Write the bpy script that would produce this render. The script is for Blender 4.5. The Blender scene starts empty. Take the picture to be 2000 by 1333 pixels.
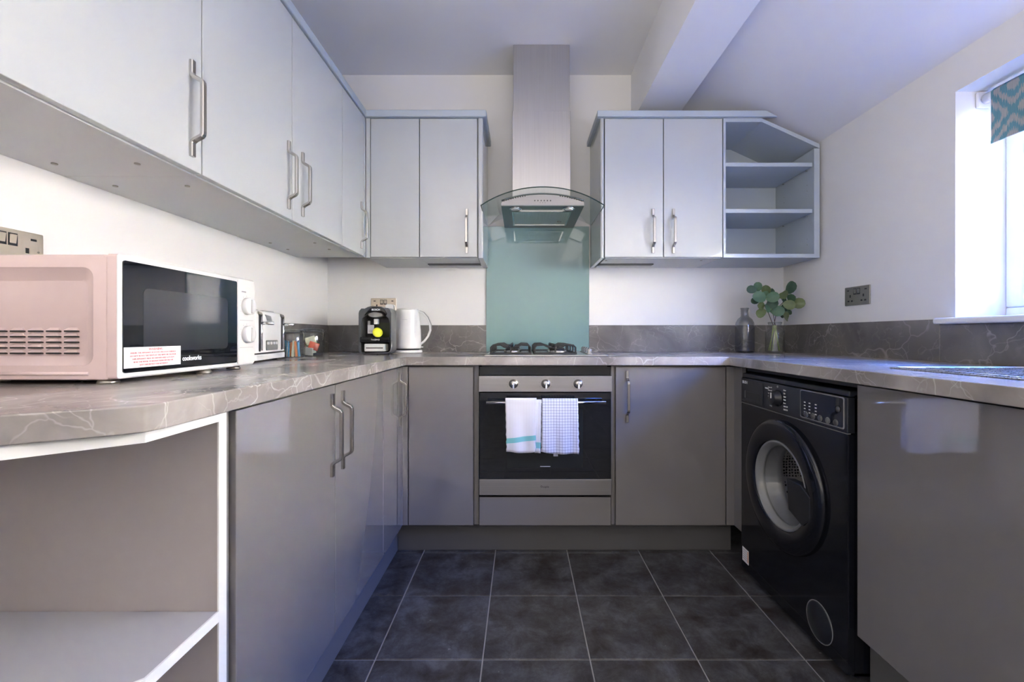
import bpy, bmesh, math, random
from mathutils import Vector, Matrix, geometry
PI = math.pi
random.seed(7)
sc = bpy.context.scene
C = sc.collection
# ------------------------------------------------------------------ camera, light, exposure
H = 1.01                                     # eye height
F = 852.0                                    # focal length in pixels of a 2000 px wide frame
cam = bpy.data.objects.new('camera', bpy.data.cameras.new('camera'))
C.objects.link(cam); sc.camera = cam
cam.location = (0, 0, H); cam.rotation_euler = (PI/2, 0, 0)
cam.data.sensor_width = 36.0; cam.data.lens = 36.0*F/2000
cam.data.shift_x = -18/2000; cam.data.shift_y = -11.5/2000
cam.data.clip_start = 0.02
sc.view_settings.view_transform = 'Standard'; sc.view_settings.look = 'None'
sc.view_settings.gamma = 1.0; sc.view_settings.use_curve_mapping = False
sc.view_settings.exposure = 0.55
sc.cycles.sample_clamp_indirect = 0
w = bpy.data.worlds.new('sky'); sc.world = w; w.use_nodes = True
nt = w.node_tree; nt.nodes.clear()
wo = nt.nodes.new('ShaderNodeOutputWorld'); bg = nt.nodes.new('ShaderNodeBackground')
mixs = nt.nodes.new('ShaderNodeMix'); mixs.data_type = 'RGBA'
tcw = nt.nodes.new('ShaderNodeTexCoord'); sepw = nt.nodes.new('ShaderNodeSeparateXYZ')
rmp = nt.nodes.new('ShaderNodeValToRGB')
nt.links.new(tcw.outputs['Generated'], sepw.inputs[0]); nt.links.new(sepw.outputs['Z'], rmp.inputs[0])
rmp.color_ramp.elements[0].position = 0.0; rmp.color_ramp.elements[0].color = (0.35, 0.55, 1.0, 1)
rmp.color_ramp.elements[1].position = 0.45; rmp.color_ramp.elements[1].color = (0.06, 0.22, 1.0, 1)
nt.nodes.remove(mixs)
nt.links.new(rmp.outputs[0], bg.inputs[0]); bg.inputs[1].default_value = 40.0
nt.links.new(bg.outputs[0], wo.inputs[0])
sun = bpy.data.objects.new('sun', bpy.data.lights.new('sun', 'SUN')); C.objects.link(sun)
sun.data.energy = 225.0; sun.data.color = (1.0, 0.93, 0.84); sun.data.angle = 0.01
sun.rotation_euler = (math.radians(-8), math.radians(-43), 0)   # shines towards +X, down
def portal(name, loc, rot, sx, sy):
    l = bpy.data.lights.new(name, 'AREA'); l.shape = 'RECTANGLE'; l.size = sx; l.size_y = sy
    l.cycles.is_portal = True
    o = bpy.data.objects.new(name, l); o.location = loc; o.rotation_euler = rot; C.objects.link(o)
portal('daylight_portal_window', (1.80, 0.87, 1.46), (0, PI/2, 0), 0.85, 1.36)
def area(name, loc, rot, sx, sy, e, col):
    l = bpy.data.lights.new(name, 'AREA'); l.shape = 'RECTANGLE'; l.size = sx; l.size_y = sy
    l.energy = e; l.color = col
    o = bpy.data.objects.new(name, l); o.location = loc; o.rotation_euler = rot; C.objects.link(o); return o
area('uplighter', (0.0, -1.3, 1.0), (PI, 0, 0), 2.2, 2.2, 70, (1.0, 0.93, 0.86))  # added fill light behind the camera, bounced off the ceiling

# ------------------------------------------------------------------ helpers: maths
def XP(px, Y): return (px-1018)*Y/F
def ZP(py, Y): return H-(py-655)*Y/F
# ------------------------------------------------------------------ materials
def newmat(name):
    m = bpy.data.materials.new(name); m.use_nodes = True
    return m, m.node_tree, m.node_tree.nodes['Principled BSDF']
def mat(name, col, rough=0.5, metal=0.0, spec=0.5, coat=0.0, bump=0.0, bscale=200, var=0.0, vscale=4, emit=None):
    m, t, b = newmat(name)
    b.inputs['Base Color'].default_value = (*col, 1); b.inputs['Roughness'].default_value = rough
    b.inputs['Metallic'].default_value = metal; b.inputs['Specular IOR Level'].default_value = spec
    b.inputs['Coat Weight'].default_value = coat; b.inputs['Coat Roughness'].default_value = 0.04
    tc = t.nodes.new('ShaderNodeTexCoord')
    if var:
        n = t.nodes.new('ShaderNodeTexNoise'); n.inputs['Scale'].default_value = vscale; n.inputs['Detail'].default_value = 4
        t.links.new(tc.outputs['Object'], n.inputs['Vector'])
        r = t.nodes.new('ShaderNodeValToRGB')
        r.color_ramp.elements[0].position = .3; r.color_ramp.elements[1].position = .7
        r.color_ramp.elements[0].color = (*[c*(1-var) for c in col], 1); r.color_ramp.elements[1].color = (*[min(1, c*(1+var)) for c in col], 1)
        t.links.new(n.outputs['Fac'], r.inputs[0]); t.links.new(r.outputs[0], b.inputs['Base Color'])
    if bump:
        n = t.nodes.new('ShaderNodeTexNoise'); n.inputs['Scale'].default_value = bscale; n.inputs['Detail'].default_value = 3
        t.links.new(tc.outputs['Object'], n.inputs['Vector'])
        bp = t.nodes.new('ShaderNodeBump'); bp.inputs['Strength'].default_value = bump; bp.inputs['Distance'].default_value = .002
        t.links.new(n.outputs['Fac'], bp.inputs['Height']); t.links.new(bp.outputs[0], b.inputs['Normal'])
    return m
def brushed(name, col, rough, axis, var=0.12):
    m, t, b = newmat(name)
    b.inputs['Metallic'].default_value = 1.0
    tc = t.nodes.new('ShaderNodeTexCoord'); mp = t.nodes.new('ShaderNodeMapping')
    s = [260, 260, 260]; s[axis] = 3; mp.inputs['Scale'].default_value = s
    n = t.nodes.new('ShaderNodeTexNoise'); n.inputs['Scale'].default_value = 1; n.inputs['Detail'].default_value = 3
    r = t.nodes.new('ShaderNodeMapRange'); r.inputs['To Min'].default_value = rough*.75; r.inputs['To Max'].default_value = rough*1.35
    cr = t.nodes.new('ShaderNodeValToRGB')
    cr.color_ramp.elements[0].color = (*[c*(1-var) for c in col], 1); cr.color_ramp.elements[1].color = (*[min(1, c*(1+var)) for c in col], 1)
    t.links.new(tc.outputs['Object'], mp.inputs[0]); t.links.new(mp.outputs[0], n.inputs['Vector'])
    t.links.new(n.outputs['Fac'], r.inputs['Value']); t.links.new(r.outputs[0], b.inputs['Roughness'])
    t.links.new(n.outputs['Fac'], cr.inputs[0]); t.links.new(cr.outputs[0], b.inputs['Base Color'])
    return m
def glassy(name, tint=(1, 1, 1), ior=1.45, rough=0.0, base=0.0):
    """thin glass: clear with a mirror reflection by Fresnel"""
    m = bpy.data.materials.new(name); m.use_nodes = True; t = m.node_tree; t.nodes.clear()
    o = t.nodes.new('ShaderNodeOutputMaterial'); mx = t.nodes.new('ShaderNodeMixShader')
    tr = t.nodes.new('ShaderNodeBsdfTransparent'); tr.inputs[0].default_value = (*tint, 1)
    gl = t.nodes.new('ShaderNodeBsdfGlossy'); gl.inputs['Roughness'].default_value = rough
    lw = t.nodes.new('ShaderNodeLayerWeight'); lw.inputs['Blend'].default_value = .5      # 'Facing' is the same on both sides of the sheet
    pw = t.nodes.new('ShaderNodeMath'); pw.operation = 'POWER'; pw.inputs[1].default_value = 4.0; t.links.new(lw.outputs['Facing'], pw.inputs[0])
    ma = t.nodes.new('ShaderNodeMath'); ma.operation = 'MULTIPLY_ADD'; ma.inputs[1].default_value = .75; ma.inputs[2].default_value = ((ior-1)/(ior+1))**2*1.6
    t.links.new(pw.outputs[0], ma.inputs[0])
    t.links.new(ma.outputs[0], mx.inputs[0]); t.links.new(tr.outputs[0], mx.inputs[1]); t.links.new(gl.outputs[0], mx.inputs[2])
    t.links.new(mx.outputs[0], o.inputs[0]); return m
def marble(name, c0, c1, vein, rough, scale=3.2, vamt=1.0):
    m, t, b = newmat(name)
    tc = t.nodes.new('ShaderNodeTexCoord')
    n0 = t.nodes.new('ShaderNodeTexNoise'); n0.inputs['Scale'].default_value = scale; n0.inputs['Detail'].default_value = 8; n0.inputs['Distortion'].default_value = .8
    t.links.new(tc.outputs['Object'], n0.inputs['Vector'])
    r0 = t.nodes.new('ShaderNodeValToRGB'); r0.color_ramp.elements[0].position = .35; r0.color_ramp.elements[1].position = .68
    r0.color_ramp.elements[0].color = (*c0, 1); r0.color_ramp.elements[1].color = (*c1, 1)
    t.links.new(n0.outputs['Fac'], r0.inputs[0])
    last = r0.outputs[0]
    for k, (s, wdt, amt, dist) in enumerate(((6.5, .007, .75, .11), (3.1, .005, .85, .22), (14.0, .012, .35, .05))):
        nz = t.nodes.new('ShaderNodeTexNoise'); nz.inputs['Scale'].default_value = s*1.3; nz.inputs['Detail'].default_value = 3
        t.links.new(tc.outputs['Object'], nz.inputs['Vector'])
        sub = t.nodes.new('ShaderNodeVectorMath'); sub.operation = 'SUBTRACT'; sub.inputs[1].default_value = (.5, .5, .5)
        t.links.new(nz.outputs['Color'], sub.inputs[0])
        sca = t.nodes.new('ShaderNodeVectorMath'); sca.operation = 'SCALE'; sca.inputs['Scale'].default_value = dist*1.4
        t.links.new(sub.outputs[0], sca.inputs[0])
        add = t.nodes.new('ShaderNodeVectorMath'); add.operation = 'ADD'
        t.links.new(tc.outputs['Object'], add.inputs[0]); t.links.new(sca.outputs[0], add.inputs[1])
        v = t.nodes.new('ShaderNodeTexVoronoi'); v.feature = 'DISTANCE_TO_EDGE'; v.inputs['Scale'].default_value = s
        t.links.new(add.outputs[0], v.inputs['Vector'])
        mr = t.nodes.new('ShaderNodeMapRange'); mr.inputs['From Min'].default_value = 0; mr.inputs['From Max'].default_value = wdt*2.2
        mr.inputs['To Min'].default_value = amt*vamt; mr.inputs['To Max'].default_value = 0
        t.links.new(v.outputs['Distance'], mr.inputs['Value'])
        msk = t.nodes.new('ShaderNodeTexNoise'); msk.inputs['Scale'].default_value = s*.7; msk.inputs['Detail'].default_value = 2
        t.links.new(tc.outputs['Object'], msk.inputs['Vector'])
        mrm = t.nodes.new('ShaderNodeMapRange'); mrm.inputs['From Min'].default_value = .42; mrm.inputs['From Max'].default_value = .62
        t.links.new(msk.outputs['Fac'], mrm.inputs['Value'])
        mu = t.nodes.new('ShaderNodeMath'); mu.operation = 'MULTIPLY'; t.links.new(mr.outputs[0], mu.inputs[0]); t.links.new(mrm.outputs[0], mu.inputs[1])
        mx = t.nodes.new('ShaderNodeMix'); mx.data_type = 'RGBA'; mx.inputs[7].default_value = (*vein, 1)
        t.links.new(mu.outputs[0], mx.inputs[0]); t.links.new(last, mx.inputs[6]); last = mx.outputs[2]
    t.links.new(last, b.inputs['Base Color']); b.inputs['Roughness'].default_value = rough
    return m
M = {}
M['wall'] = mat('wall_paint', (.75, .742, .725), .62, bump=.08, bscale=90)
M['ceil'] = mat('ceiling_paint', (.74, .74, .76), .7, bump=.06, bscale=70)
M['beam'] = mat('beam_paint', (.80, .80, .81), .7)
M['upper'] = mat('pale_grey_gloss', (.46, .48, .478), .05, spec=.75)
M['upper_c'] = mat('pale_grey_melamine', (.50, .51, .52), .38)
M['upper_in'] = mat('pale_blue_grey_melamine', (.42, .475, .52), .42)
M['base'] = mat('taupe_grey_gloss', (.200, .187, .182), .04, spec=1.0, coat=.8)
M['base_c'] = mat('taupe_grey_board', (.19, .178, .173), .35)
M['plinth'] = mat('plinth_grey', (.11, .107, .108), .32)
M['dark_gap'] = mat('dark_board', (.035, .032, .03), .6)
M['white_edge'] = mat('white_edging', (.74, .74, .72), .4)
M['shelf_w'] = mat('pale_shelf', (.38, .375, .38), .35)
M['panel_b'] = mat('brown_grey_board', (.36, .32, .31), .36)
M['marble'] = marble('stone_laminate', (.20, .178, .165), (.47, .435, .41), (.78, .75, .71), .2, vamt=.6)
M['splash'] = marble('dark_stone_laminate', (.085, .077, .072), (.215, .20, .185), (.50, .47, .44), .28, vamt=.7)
M['steel'] = brushed('brushed_steel', (.55, .545, .54), .27, 0)
M['steel_v'] = brushed('brushed_steel_upright', (.50, .49, .485), .33, 2)
M['steel_o'] = brushed('brushed_oven_steel', (.44, .425, .42), .36, 0)
M['steel_h'] = brushed('brushed_hood_steel', (.30, .295, .30), .42, 0)
M['nickel'] = mat('satin_nickel', (.52, .50, .47), .26, 1.0)
M['chrome'] = mat('chrome', (.75, .75, .76), .08, 1.0)
M['brass'] = brushed('pale_brushed_brass', (.62, .54, .44), .38, 2, .06)
M['antique'] = mat('antique_nickel', (.30, .285, .25), .35, .9)
M['blk_gloss'] = mat('black_glass', (.008, .009, .011), .03, spec=.6)
M['blk'] = mat('black_plastic', (.018, .018, .02), .35)
M['blk_iron'] = mat('black_cast_iron', (.02, .02, .02), .5)
M['wm'] = mat('black_enamel', (.006, .007, .011), .09, spec=.5)
M['wm_p'] = mat('black_satin_plastic', (.016, .018, .024), .28)
M['dgrey'] = mat('dark_grey_plastic', (.085, .087, .09), .32)
M['mgrey'] = mat('mid_grey_plastic', (.22, .22, .22), .3)
M['seal'] = mat('grey_rubber', (.26, .26, .27), .45)
M['drum'] = brushed('drum_steel', (.62, .60, .56), .22, 0, .05)
M['white_pl'] = mat('white_plastic', (.74, .74, .73), .25)
M['white_m'] = mat('white_enamel', (.68, .67, .65), .2)
M['pink'] = mat('pinkish_white_enamel', (.72, .565, .545), .22)  # white enamel with the reddish reflection on its side painted into the colour
M['offw'] = mat('off_white_plastic', (.52, .52, .50), .3)
M['sticker'] = mat('paper_sticker', (.85, .80, .79), .6)
M['pinktxt'] = mat('faded_pink_print', (.70, .25, .27), .6)
M['white_t'] = mat('white_print', (.85, .85, .85), .5)
M['grey_t'] = mat('grey_print', (.35, .35, .36), .5)
M['dark_t'] = mat('dark_print', (.03, .03, .03), .5)
M['upvc'] = mat('white_upvc', (.82, .84, .86), .25)
M['sill'] = mat('cream_sill_paint', (.74, .735, .71), .3)
M['grout'] = mat('pale_grout', (.36, .35, .345), .8, bump=.2, bscale=300)
M['splash_g'] = mat('aqua_glass', (.165, .285, .285), .03, spec=.6, coat=.4)
M['edge_g'] = mat('green_glass_edge', (.02, .05, .045), .1)
M['pane'] = glassy('window_glass', (.96, .98, .98))
M['hoodglass'] = glassy('hood_glass', (.86, .91, .905), 1.5)
M['clear'] = glassy('clear_glass', (.90, .92, .92), 1.5)
M['smoke'] = glassy('smoked_glass', (.66, .67, .69), 1.5)
M['water'] = glassy('water', (.95, .97, .96), 1.15)
M['leaf'] = mat('eucalyptus_green', (.085, .165, .09), .5, var=.35, vscale=30)
M['leaf2'] = mat('eucalyptus_dark', (.04, .09, .055), .5, var=.3, vscale=30)
M['leaf3'] = mat('eucalyptus_olive', (.14, .185, .075), .5, var=.3, vscale=30)
M['stem_g'] = mat('pale_green_stem', (.38, .46, .16), .5)
M['stem_b'] = mat('brown_stem', (.13, .08, .06), .6)
M['yellow'] = mat('yellow_foil', (.85, .85, .05), .4)
M['lime'] = mat('dark_olive_plastic', (.03, .035, .008), .3)
M['red'] = mat('red_spot', (.55, .07, .03), .4)
M['orange'] = mat('orange_paper', (.65, .22, .07), .6)
M['redp'] = mat('red_paper', (.60, .11, .06), .6)
M['bluep'] = mat('blue_paper', (.10, .33, .55), .5)
M['cream'] = mat('cream_paper', (.80, .80, .62), .6)
M['greenp'] = mat('green_paper', (.12, .30, .12), .5)
M['siding'] = mat('neighbour_siding', (.70, .64, .53), .7)
M['ground'] = mat('paving', (.24, .20, .165), .9, bump=.3, bscale=10)
M['mesh_w'] = mat('door_mesh', (.030, .031, .034), .05, spec=.6)
M['filter'] = brushed('filter_mesh', (.50, .53, .50), .4, 1, .25)
M['under'] = mat('hood_underside', (.10, .125, .125), .3, .6)
M['lamp'] = mat('lamp_lens', (.75, .75, .68), .15)
M['cable'] = mat('white_cable', (.75, .75, .74), .4)

def tile_mat():
    m, t, b = newmat('slate_tile')
    tc = t.nodes.new('ShaderNodeTexCoord'); oi = t.nodes.new('ShaderNodeObjectInfo')
    geo = t.nodes.new('ShaderNodeNewGeometry')
    ad = t.nodes.new('ShaderNodeVectorMath'); ad.operation = 'ADD'
    sc_ = t.nodes.new('ShaderNodeVectorMath'); sc_.operation = 'SCALE'; sc_.inputs['Scale'].default_value = 1.7
    t.links.new(oi.outputs['Location'], sc_.inputs[0])
    t.links.new(geo.outputs['Position'], ad.inputs[0]); t.links.new(sc_.outputs[0], ad.inputs[1])
    n = t.nodes.new('ShaderNodeTexNoise'); n.inputs['Scale'].default_value = 8.5; n.inputs['Detail'].default_value = 12; n.inputs['Roughness'].default_value = .78; n.inputs['Distortion'].default_value = .25
    t.links.new(ad.outputs[0], n.inputs['Vector'])
    r = t.nodes.new('ShaderNodeValToRGB'); e = r.color_ramp.elements
    e[0].position = .38; e[0].color = (.026, .019, .018, 1); e[1].position = .62; e[1].color = (.110, .112, .126, 1)
    x = r.color_ramp.elements.new(.5); x.color = (.056, .055, .060, 1)
    t.links.new(n.outputs['Fac'], r.inputs[0])
    n2 = t.nodes.new('ShaderNodeTexNoise'); n2.inputs['Scale'].default_value = 55; n2.inputs['Detail'].default_value = 3
    t.links.new(ad.outputs[0], n2.inputs['Vector'])
    m2 = t.nodes.new('ShaderNodeMapRange'); m2.inputs['From Min'].default_value = .735; m2.inputs['From Max'].default_value = .76; m2.inputs['To Max'].default_value = .6
    t.links.new(n2.outputs['Fac'], m2.inputs['Value'])
    mx = t.nodes.new('ShaderNodeMix'); mx.data_type = 'RGBA'; mx.inputs[7].default_value = (.35, .34, .33, 1)
    t.links.new(m2.outputs[0], mx.inputs[0]); t.links.new(r.outputs[0], mx.inputs[6]); t.links.new(mx.outputs[2], b.inputs['Base Color'])
    mr = t.nodes.new('ShaderNodeMapRange'); mr.inputs['To Min'].default_value = .42; mr.inputs['To Max'].default_value = .24
    t.links.new(n.outputs['Fac'], mr.inputs['Value']); t.links.new(mr.outputs[0], b.inputs['Roughness'])
    bp = t.nodes.new('ShaderNodeBump'); bp.inputs['Strength'].default_value = .25; bp.inputs['Distance'].default_value = .003
    t.links.new(n.outputs['Fac'], bp.inputs['Height']); t.links.new(bp.outputs[0], b.inputs['Normal'])
    return m
M['tile'] = tile_mat()
def lines_mat(name, base, line, terms, rough=.85, extra=None):
    """woven cloth: printed lines / bands. terms = (axis, pitch, width, offset); extra = (axis, lo, hi, colour)"""
    m, t, b = newmat(name); tc = t.nodes.new('ShaderNodeTexCoord'); sp = t.nodes.new('ShaderNodeSeparateXYZ')
    t.links.new(tc.outputs['Object'], sp.inputs[0]); last = None
    col = t.nodes.new('ShaderNodeRGB'); col.outputs[0].default_value = (*base, 1); cur = col.outputs[0]
    for ax, pitch, wd, off in terms:
        a = t.nodes.new('ShaderNodeMath'); a.operation = 'ADD'; a.inputs[1].default_value = off; t.links.new(sp.outputs[ax], a.inputs[0])
        p = t.nodes.new('ShaderNodeMath'); p.operation = 'PINGPONG'; p.inputs[1].default_value = pitch/2; t.links.new(a.outputs[0], p.inputs[0])
        l = t.nodes.new('ShaderNodeMath'); l.operation = 'LESS_THAN'; l.inputs[1].default_value = wd/2; t.links.new(p.outputs[0], l.inputs[0])
        s = t.nodes.new('ShaderNodeMath'); s.operation = 'MULTIPLY'; s.inputs[1].default_value = .75; t.links.new(l.outputs[0], s.inputs[0])
        mx = t.nodes.new('ShaderNodeMix'); mx.data_type = 'RGBA'; mx.inputs[7].default_value = (*line, 1)
        t.links.new(s.outputs[0], mx.inputs[0]); t.links.new(cur, mx.inputs[6]); cur = mx.outputs[2]
    for ax, lo, hi, c, tilt in (extra or []):
        tl = t.nodes.new('ShaderNodeMath'); tl.operation = 'MULTIPLY_ADD'; tl.inputs[1].default_value = -tilt
        t.links.new(sp.outputs['X'], tl.inputs[0]); t.links.new(sp.outputs[ax], tl.inputs[2])
        g = t.nodes.new('ShaderNodeMath'); g.operation = 'GREATER_THAN'; g.inputs[1].default_value = lo; t.links.new(tl.outputs[0], g.inputs[0])
        l = t.nodes.new('ShaderNodeMath'); l.operation = 'LESS_THAN'; l.inputs[1].default_value = hi; t.links.new(tl.outputs[0], l.inputs[0])
        s = t.nodes.new('ShaderNodeMath'); s.operation = 'MULTIPLY'; t.links.new(g.outputs[0], s.inputs[0]); t.links.new(l.outputs[0], s.inputs[1])
        mx = t.nodes.new('ShaderNodeMix'); mx.data_type = 'RGBA'; mx.inputs[7].default_value = (*c, 1)
        t.links.new(s.outputs[0], mx.inputs[0]); t.links.new(cur, mx.inputs[6]); cur = mx.outputs[2]
    t.links.new(cur, b.inputs['Base Color']); b.inputs['Roughness'].default_value = rough
    b.inputs['Sheen Weight'].default_value = .2
    return m
M['towel_g'] = lines_mat('white_cloth_green_band', (.78, .76, .77), (.72, .68, .68), [('X', .012, .001, 0)], extra=[('Z', -.187, -.165, (.22, .58, .55), .12)])
M['towel_c'] = lines_mat('white_cloth_navy_check', (.74, .75, .86), (.05, .06, .20), [('X', .0122, .0014, .003), ('Z', .0122, .0014, 0)])
def ikat():
    m, t, b = newmat('ikat_fabric'); tc = t.nodes.new('ShaderNodeTexCoord'); mp = t.nodes.new('ShaderNodeMapping'); mp.inputs['Scale'].default_value = (1, 1, 1)
    t.links.new(tc.outputs['Object'], mp.inputs[0])
    nz = t.nodes.new('ShaderNodeTexNoise'); nz.inputs['Scale'].default_value = 1; nz.inputs['Detail'].default_value = 2
    m2 = t.nodes.new('ShaderNodeMapping'); m2.inputs['Scale'].default_value = (1, 350, 12); t.links.new(tc.outputs['Object'], m2.inputs[0]); t.links.new(m2.outputs[0], nz.inputs['Vector'])
    sp = t.nodes.new('ShaderNodeSeparateXYZ'); t.links.new(mp.outputs[0], sp.inputs[0])
    def M_(op, a, bb=None):
        n = t.nodes.new('ShaderNodeMath'); n.operation = op
        for i, v in enumerate((a, bb)):
            if v is None: continue
            if isinstance(v, (int, float)): n.inputs[i].default_value = v
            else: t.links.new(v, n.inputs[i])
        return n.outputs[0]
    dz = M_('MULTIPLY', M_('SUBTRACT', nz.outputs['Fac'], .5), .05)
    u = M_('PINGPONG', M_('ADD', sp.outputs['Y'], 0.045), .075); v = M_('PINGPONG', M_('ADD', M_('ADD', sp.outputs['Z'], dz), .005), .085)
    d1 = M_('ADD', M_('DIVIDE', u, .075), M_('DIVIDE', v, .085))
    wv = M_('SINE', M_('MULTIPLY', d1, 11.5)); wu = M_('SINE', M_('MULTIPLY', u, 150)); 
    f = M_('ADD', wv, M_('MULTIPLY', M_('MULTIPLY', wu, M_('SINE', M_('MULTIPLY', v, 130))), .8))
    r = t.nodes.new('ShaderNodeValToRGB'); e = r.color_ramp.elements
    e[0].position = .40; e[0].color = (.12, .30, .35, 1); e[1].position = .50; e[1].color = (.42, .41, .39, 1)
    t.links.new(M_('MULTIPLY_ADD', f, .4) if False else M_('ADD', M_('MULTIPLY', f, .35), .42), r.inputs[0])
    st = t.nodes.new('ShaderNodeMix'); st.data_type = 'RGBA'; st.blend_type = 'MULTIPLY'; st.inputs[0].default_value = .5
    t.links.new(r.outputs[0], st.inputs[6]); t.links.new(nz.outputs['Fac'], st.inputs[7])
    t.links.new(st.outputs[2], b.inputs['Base Color']); b.inputs['Roughness'].default_value = .9
    return m
M['ikat'] = ikat()

# ------------------------------------------------------------------ helpers: geometry
class MB:
    def __init__(s): s.bm = bmesh.new()
    def box(s, x0, x1, y0, y1, z0, z1):
        x0, x1 = sorted((x0, x1)); y0, y1 = sorted((y0, y1)); z0, z1 = sorted((z0, z1))
        v = [s.bm.verts.new(p) for p in ((x0,y0,z0),(x1,y0,z0),(x1,y1,z0),(x0,y1,z0),(x0,y0,z1),(x1,y0,z1),(x1,y1,z1),(x0,y1,z1))]
        for f in ((3,2,1,0),(4,5,6,7),(0,1,5,4),(1,2,6,5),(2,3,7,6),(3,0,4,7)): s.bm.faces.new([v[i] for i in f])
        return s
    def prism(s, poly, axis, a, b, holes=()):
        """poly in the two other axes (cyclic order x,y,z), extruded on axis from a to b"""
        def P(p, h):
            if axis == 'z': return (p[0], p[1], h)
            if axis == 'y': return (p[0], h, p[1])
            return (h, p[0], p[1])
        loops = [list(poly)]+[list(h) for h in holes]
        tris = geometry.tessellate_polygon([[Vector((p[0], p[1], 0)) for p in l] for l in loops])
        flat = [p for l in loops for p in l]
        va = [s.bm.verts.new(P(p, a)) for p in flat]; vb = [s.bm.verts.new(P(p, b)) for p in flat]
        if holes:
            for t in tris:
                try: s.bm.faces.new([va[i] for i in t]); s.bm.faces.new([vb[i] for i in reversed(t)])
                except ValueError: pass
        else:
            s.bm.faces.new(va); s.bm.faces.new(list(reversed(vb)))
        k = 0
        for l in loops:
            n = len(l)
            for i in range(n):
                j = (i+1) % n
                s.bm.faces.new((va[k+i], vb[k+i], vb[k+j], va[k+j]))
            k += n
        return s
    def ring(s, loops, cap0=True, cap1=True, smooth=False):
        """loft through loops of equal point count"""
        vs = [[s.bm.verts.new(p) for p in l] for l in loops]; n = len(vs[0])
        for a, b in zip(vs[:-1], vs[1:]):
            for i in range(n):
                j = (i+1) % n
                f = s.bm.faces.new((a[i], a[j], b[j], b[i])); f.smooth = smooth
        if cap0: s.bm.faces.new(list(reversed(vs[0])))
        if cap1: s.bm.faces.new(vs[-1])
        return s
    def cyl(s, p0, p1, r0, r1=None, n=24, smooth=True, cap=True):
        p0, p1 = Vector(p0), Vector(p1); r1 = r0 if r1 is None else r1
        d = (p1-p0).normalized(); u = d.orthogonal().normalized(); v = d.cross(u)
        L = [[p + (u*math.cos(2*PI*i/n)+v*math.sin(2*PI*i/n))*r for i in range(n)] for p, r in ((p0, r0), (p1, r1))]
        return s.ring(L, cap, cap, smooth)
    def tube(s, pts, r, n=10, cap=True):
        pts = [Vector(p) for p in pts]; L = []; up = None
        for i, p in enumerate(pts):
            d = ((pts[min(i+1, len(pts)-1)]-p).normalized() + (p-pts[max(i-1, 0)]).normalized())
            d = d.normalized() if d.length > 1e-6 else Vector((0, 0, 1))
            if up is None: up = d.orthogonal().normalized()
            u = (up - d*up.dot(d)).normalized(); up = u; v = d.cross(u)
            rr = r[i] if isinstance(r, (list, tuple)) else r
            L.append([p + (u*math.cos(2*PI*k/n)+v*math.sin(2*PI*k/n))*rr for k in range(n)])
        return s.ring(L, cap, cap, True)
    def sweep(s, pts, hw, ht, side):
        """flat bar: rectangle 2hw (along side) x 2ht swept along pts"""
        pts = [Vector(p) for p in pts]; side = Vector(side).normalized(); L = []
        for i, p in enumerate(pts):
            d = (pts[min(i+1, len(pts)-1)]-pts[max(i-1, 0)]).normalized(); nrm = d.cross(side).normalized()
            c = []
            for a, b in ((-1,-.6),(-.75,-1),(.75,-1),(1,-.6),(1,.6),(.75,1),(-.75,1),(-1,.6)): c.append(p+side*hw*a+nrm*ht*b)
            L.append(c)
        return s.ring(L)
    def lathe(s, prof, c=(0,0,0), n=32, axis='z', cap0=True, cap1=True):
        L = []
        for r, h in prof:
            l = []
            for i in range(n):
                a = 2*PI*i/n; x, y = r*math.cos(a), r*math.sin(a)
                if axis == 'z': p = (c[0]+x, c[1]+y, c[2]+h)
                elif axis == 'x': p = (c[0]+h, c[1]+x, c[2]+y)
                else: p = (c[0]+x, c[1]+h, c[2]+y)
                l.append(p)
            L.append(l)
        return s.ring(L, cap0, cap1, True)
def root_loc(o):
    p = Vector((0, 0, 0))
    while o is not None: p += Vector(o.location); o = o.parent
    return p
def obj(name, mb, m, parent=None, bevel=0, seg=2, local=False, auto=False, solid=0, sub=0):
    bm = mb.bm
    bmesh.ops.recalc_face_normals(bm, faces=bm.faces[:])
    if parent is not None and not local: bmesh.ops.translate(bm, verts=bm.verts[:], vec=-root_loc(parent))
    org = None
    if parent is None:
        xs = [v.co for v in bm.verts]
        org = Vector(((min(v.x for v in xs)+max(v.x for v in xs))/2, (min(v.y for v in xs)+max(v.y for v in xs))/2, min(v.z for v in xs)))
        bmesh.ops.translate(bm, verts=bm.verts[:], vec=-org)
    me = bpy.data.meshes.new(name); bm.to_mesh(me); bm.free()
    o = bpy.data.objects.new(name, me); C.objects.link(o)
    if m is not None: me.materials.append(M[m] if isinstance(m, str) else m)
    if parent is not None: o.parent = parent
    if org is not None: o.location = org
    if solid:
        md = o.modifiers.new('solid', 'SOLIDIFY'); md.thickness = solid; md.offset = 0
    if sub:
        md = o.modifiers.new('sub', 'SUBSURF'); md.levels = sub; md.render_levels = sub
    if bevel:
        md = o.modifiers.new('bevel', 'BEVEL'); md.width = bevel; md.segments = seg; md.limit_method = 'ANGLE'; md.angle_limit = math.radians(35)
        md.use_clamp_overlap = True; md.harden_normals = False
        if seg > 1:
            for p in me.polygons: p.use_smooth = True
            wn = o.modifiers.new('wn', 'WEIGHTED_NORMAL'); wn.keep_sharp = True
    return o
def tag(o, label=None, cat=None, group=None, kind=None):
    if label: o['label'] = label
    if cat: o['category'] = cat
    if group: o['group'] = group
    if kind: o['kind'] = kind
    return o
def thing(name, label, cat, loc, rz=0, group=None):
    o = bpy.data.objects.new(name, None); C.objects.link(o); o.empty_display_size = .05
    o.location = loc; o.rotation_euler = (0, 0, rz)
    return tag(o, label, cat, group)
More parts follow.
